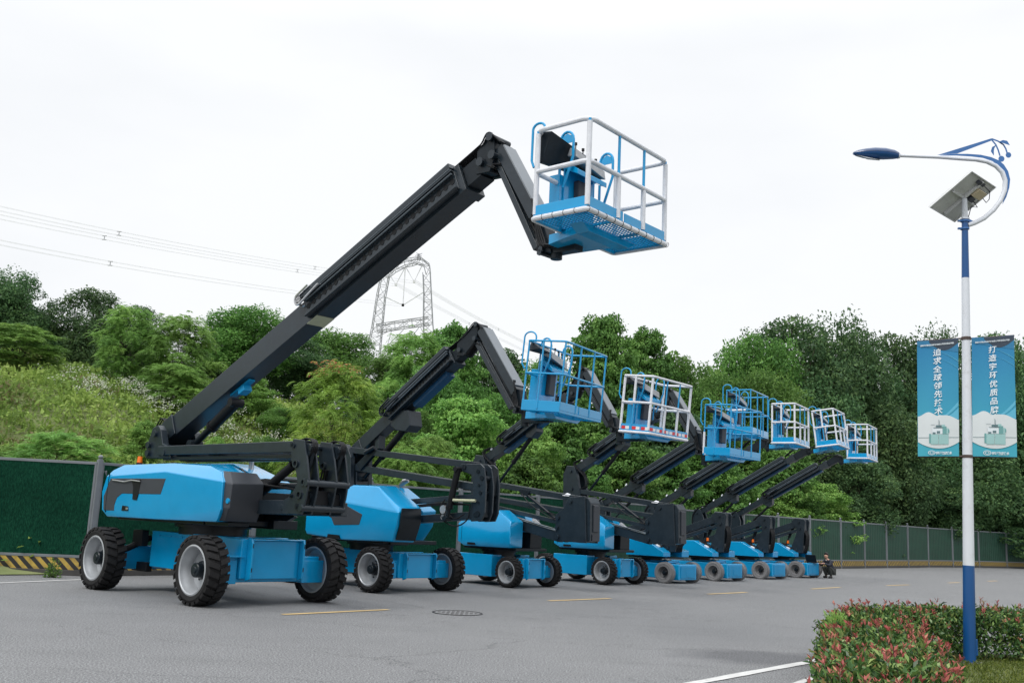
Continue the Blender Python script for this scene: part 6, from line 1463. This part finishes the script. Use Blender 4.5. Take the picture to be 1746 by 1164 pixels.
cable([(675, 485), (691, 492), (751, 526), (800, 552), (900, 600)], 170, 300, 675, 900, .018, 'power line passing behind the pylon towards the second boom', (800,))

# ================================================================== PERSON AND LAPTOP
def person():
    q = gnd(1402.5, 984.0); q = np.array([12.52, 39.33, 0]); root = empty('person', (q[0], q[1], 0), R(30), 'person in dark jacket and trousers crouching beside the last lift, typing on a laptop', 'person')
    root.scale = (.9, .9, .9)
    def skin(name, chains, mat, lv=2, parent=root):
        """chains: list of [(x,y,z,r),...]; a chain starting with an int index joins that vertex"""
        vs, es, rs = [], [], []
        for ch in chains:
            prev = None
            for p in ch:
                if isinstance(p, int): prev = p; continue
                vs.append(p[:3]); rs.append(p[3]); i = len(vs) - 1
                if prev is not None: es.append((prev, i))
                prev = i
        me = bpy.data.meshes.new(name); me.from_pydata(vs, es, []); me.materials.append(M[mat]); o = bpy.data.objects.new(name, me); col.objects.link(o); o.parent = parent
        o.modifiers.new('skin', 'SKIN'); o.modifiers['skin'].use_smooth_shade = True
        for i, r in enumerate(rs):
            d = me.skin_vertices[0].data[i]; d.radius = r if isinstance(r, tuple) else (r, r); d.use_root = (i == 0)
        s_ = o.modifiers.new('sub', 'SUBSURF'); s_.levels = lv; s_.render_levels = lv
        return o
    # facing image-left = -x ; y towards/away
    core = [(.36, 0, .30, .12), (.30, 0, .44, .115), (.22, 0, .60, .13), (.13, 0, .72, .11), (.07, 0, .80, .055), (.04, 0, .86, (.07, .065)), (.02, 0, .93, (.088, .08)), (.035, 0, .99, .07)]
    ch = [core, [6, (-.075, 0, .915, .014)]]
    n0 = 9
    for s_ in (-1, 1): ch.append([6, (.035, s_ * .085, .92, .014)])          # ears
    k = 11
    for s_ in (-1, 1):
        sh = [3, (.14, s_ * .17, .70, .062), (-.02, s_ * .22, .54, .047), (-.19, s_ * .15, .60, .034), (-.25, s_ * .10, .625, .028), (-.295, s_ * .09, .62, .030)]; ch.append(sh); pk = k + 4; k += 5
        for j, (dy, l) in enumerate(((-.03, .06), (-.011, .07), (.008, .066), (.026, .052))):
            ch.append([pk, (-.32, s_ * .09 + dy, .615, .010), (-.32 - l * .55, s_ * .09 + dy * 1.2, .605, .009), (-.32 - l * .9, s_ * .09 + dy * 1.3, .587, .008)]); k += 3
        ch.append([pk - 1, (-.27, s_ * .055, .615, .012), (-.305, s_ * .035, .605, .010)]); k += 2
    for s_ in (-1, 1): ch.append([0, (.33, s_ * .10, .28, .095), (.02, s_ * .15, .46, .066), (.13, s_ * .14, .26, .056), (.20, s_ * .13, .09, .04), (.06, s_ * .14, .04, .038)])
    body = skin('body', ch, 'skin')
    skin('jacket', [[(.37, 0, .33, .145), (.31, 0, .45, .14), (.22, 0, .60, .155), (.14, 0, .71, .14), (.10, 0, .775, .105), (.085, 0, .81, .075)]] + [[3, (.145, s_ * .18, .70, .080), (-.01, s_ * .225, .54, .064), (-.16, s_ * .16, .595, .050), (-.225, s_ * .12, .62, .040)] for s_ in (-1, 1)], 'navy')
    skin('trousers', [[(.37, 0, .27, .135)]] + [[0, (.33, s_ * .10, .27, .115), (.18, s_ * .13, .38, .098), (.01, s_ * .15, .47, .080), (.11, s_ * .145, .30, .078), (.20, s_ * .13, .10, .066)] for s_ in (-1, 1)], 'trouser')
    for s_ in (-1, 1): skin('shoe', [[(.25, s_ * .13, .06, .062), (.14, s_ * .14, .055, .060), (.02, s_ * .145, .045, .052)]], 'shoe')
    skin('hair', [[(-.015, 0, 1.005, (.080, .080)), (.04, 0, 1.03, (.098, .094)), (.09, 0, .975, (.092, .092)), (.095, 0, .90, .066)]], 'hair')
    skin('shirt_collar', [[(.055, -.03, .775, .03), (.03, 0, .74, .035), (.055, .03, .775, .03)]], 'shirt')
    # eyes and brow are tiny at this distance but present
    b = MB()
    for s_ in (-1, 1): b.hull([(-.062 + .008 * math.cos(t), s_ * .032 + .012 * math.sin(t), .935 + dz) for t in np.arange(0, 6.2, 1.05) for dz in (-.006, .006)])
    b.box(-.068, -.06, -.02, .02, .877, .883); put('eyes_and_mouth', b, 'hair', body)
    # laptop on the chassis corner, its lid towards the left
    L_ = np.array([12.0, 39.06, 0]); 
    lr = empty('laptop', (L_[0], L_[1], .572), R(48), 'open black laptop resting on the front corner of the last lift\'s chassis', 'laptop')
    b = MB(); b.box(-.30, .04, -.24, .18, 0.003, .028); put('base', b, 'black', lr, bevel=.004)
    b = MB(); b.hull([(x, y, z) for x, z in ((-.32, .03), (-.30, .03), (-.40, .30), (-.42, .295)) for y in (-.24, .18)]); put('screen', b, 'black', lr, bevel=.004)
    b = MB(); b.box(-.26, .0, -.20, .14, .0285, .031); put('keyboard', b, 'panel', lr)
person()

# ================================================================== LIGHT
w = bpy.data.worlds.new("World"); sc.world = w; w.use_nodes = True; nt = w.node_tree; L = nt.links.new; bg = nt.nodes['Background']
EL, AZ = R(52), R(215)     # high sun behind cloud, behind the camera and to the left
sky = nt.nodes.new('ShaderNodeTexSky'); sky.sky_type = 'NISHITA'; sky.sun_disc = False; sky.sun_elevation = EL; sky.sun_rotation = AZ; sky.air_density = 1.0; sky.dust_density = 4.0
tc = nt.nodes.new('ShaderNodeTexCoord'); sp = nt.nodes.new('ShaderNodeSeparateXYZ'); L(tc.outputs['Generated'], sp.inputs['Vector'])
r_ = ramp(nt, [(0.0, (7.25, 7.34, 7.44)), (.45, (7.5, 7.6, 7.72)), (1.0, (17.5, 17.8, 18.2))]); L(sp.outputs['Z'], r_.inputs['Fac'])
cl = nt.nodes.new('ShaderNodeTexNoise'); cl.inputs['Scale'].default_value = 1.6; cl.inputs['Detail'].default_value = 5
mpn = nt.nodes.new('ShaderNodeMapping'); mpn.inputs['Scale'].default_value = (1, 1, 2.6); L(tc.outputs['Generated'], mpn.inputs['Vector']); L(mpn.outputs['Vector'], cl.inputs['Vector'])
cr = ramp(nt, [(.38, (.925, .935, .95)), (.60, (1.03, 1.03, 1.03))]); L(cl.outputs['Fac'], cr.inputs['Fac'])
mu = nt.nodes.new('ShaderNodeMixRGB'); mu.blend_type = 'MULTIPLY'; mu.inputs['Fac'].default_value = 1; L(r_.outputs['Color'], mu.inputs['Color1']); L(cr.outputs['Color'], mu.inputs['Color2'])
mx = nt.nodes.new('ShaderNodeMixRGB'); mx.inputs['Fac'].default_value = .93; L(sky.outputs['Color'], mx.inputs['Color1']); L(mu.outputs['Color'], mx.inputs['Color2'])
L(mx.outputs['Color'], bg.inputs['Color']); bg.inputs['Strength'].default_value = .11
sl = bpy.data.lights.new('sun', 'SUN'); so = bpy.data.objects.new('sun', sl); col.objects.link(so); sl.energy = 1.4; sl.angle = R(20); sl.color = (1, .97, .93)
sd = Vector((math.sin(AZ) * math.cos(EL), math.cos(AZ) * math.cos(EL), math.sin(EL))); so.rotation_euler = sd.to_track_quat('Z', 'Y').to_euler()
sc.view_settings.view_transform = 'Standard'; sc.view_settings.look = 'None'; sc.view_settings.exposure = .30; sc.view_settings.gamma = 1
sc.render.engine = 'CYCLES'; sc.cycles.max_bounces = 6; sc.cycles.diffuse_bounces = 3; sc.cycles.glossy_bounces = 3; sc.cycles.transparent_max_bounces = 4; sc.cycles.transmission_bounces = 2
sc.cycles.use_denoising = True
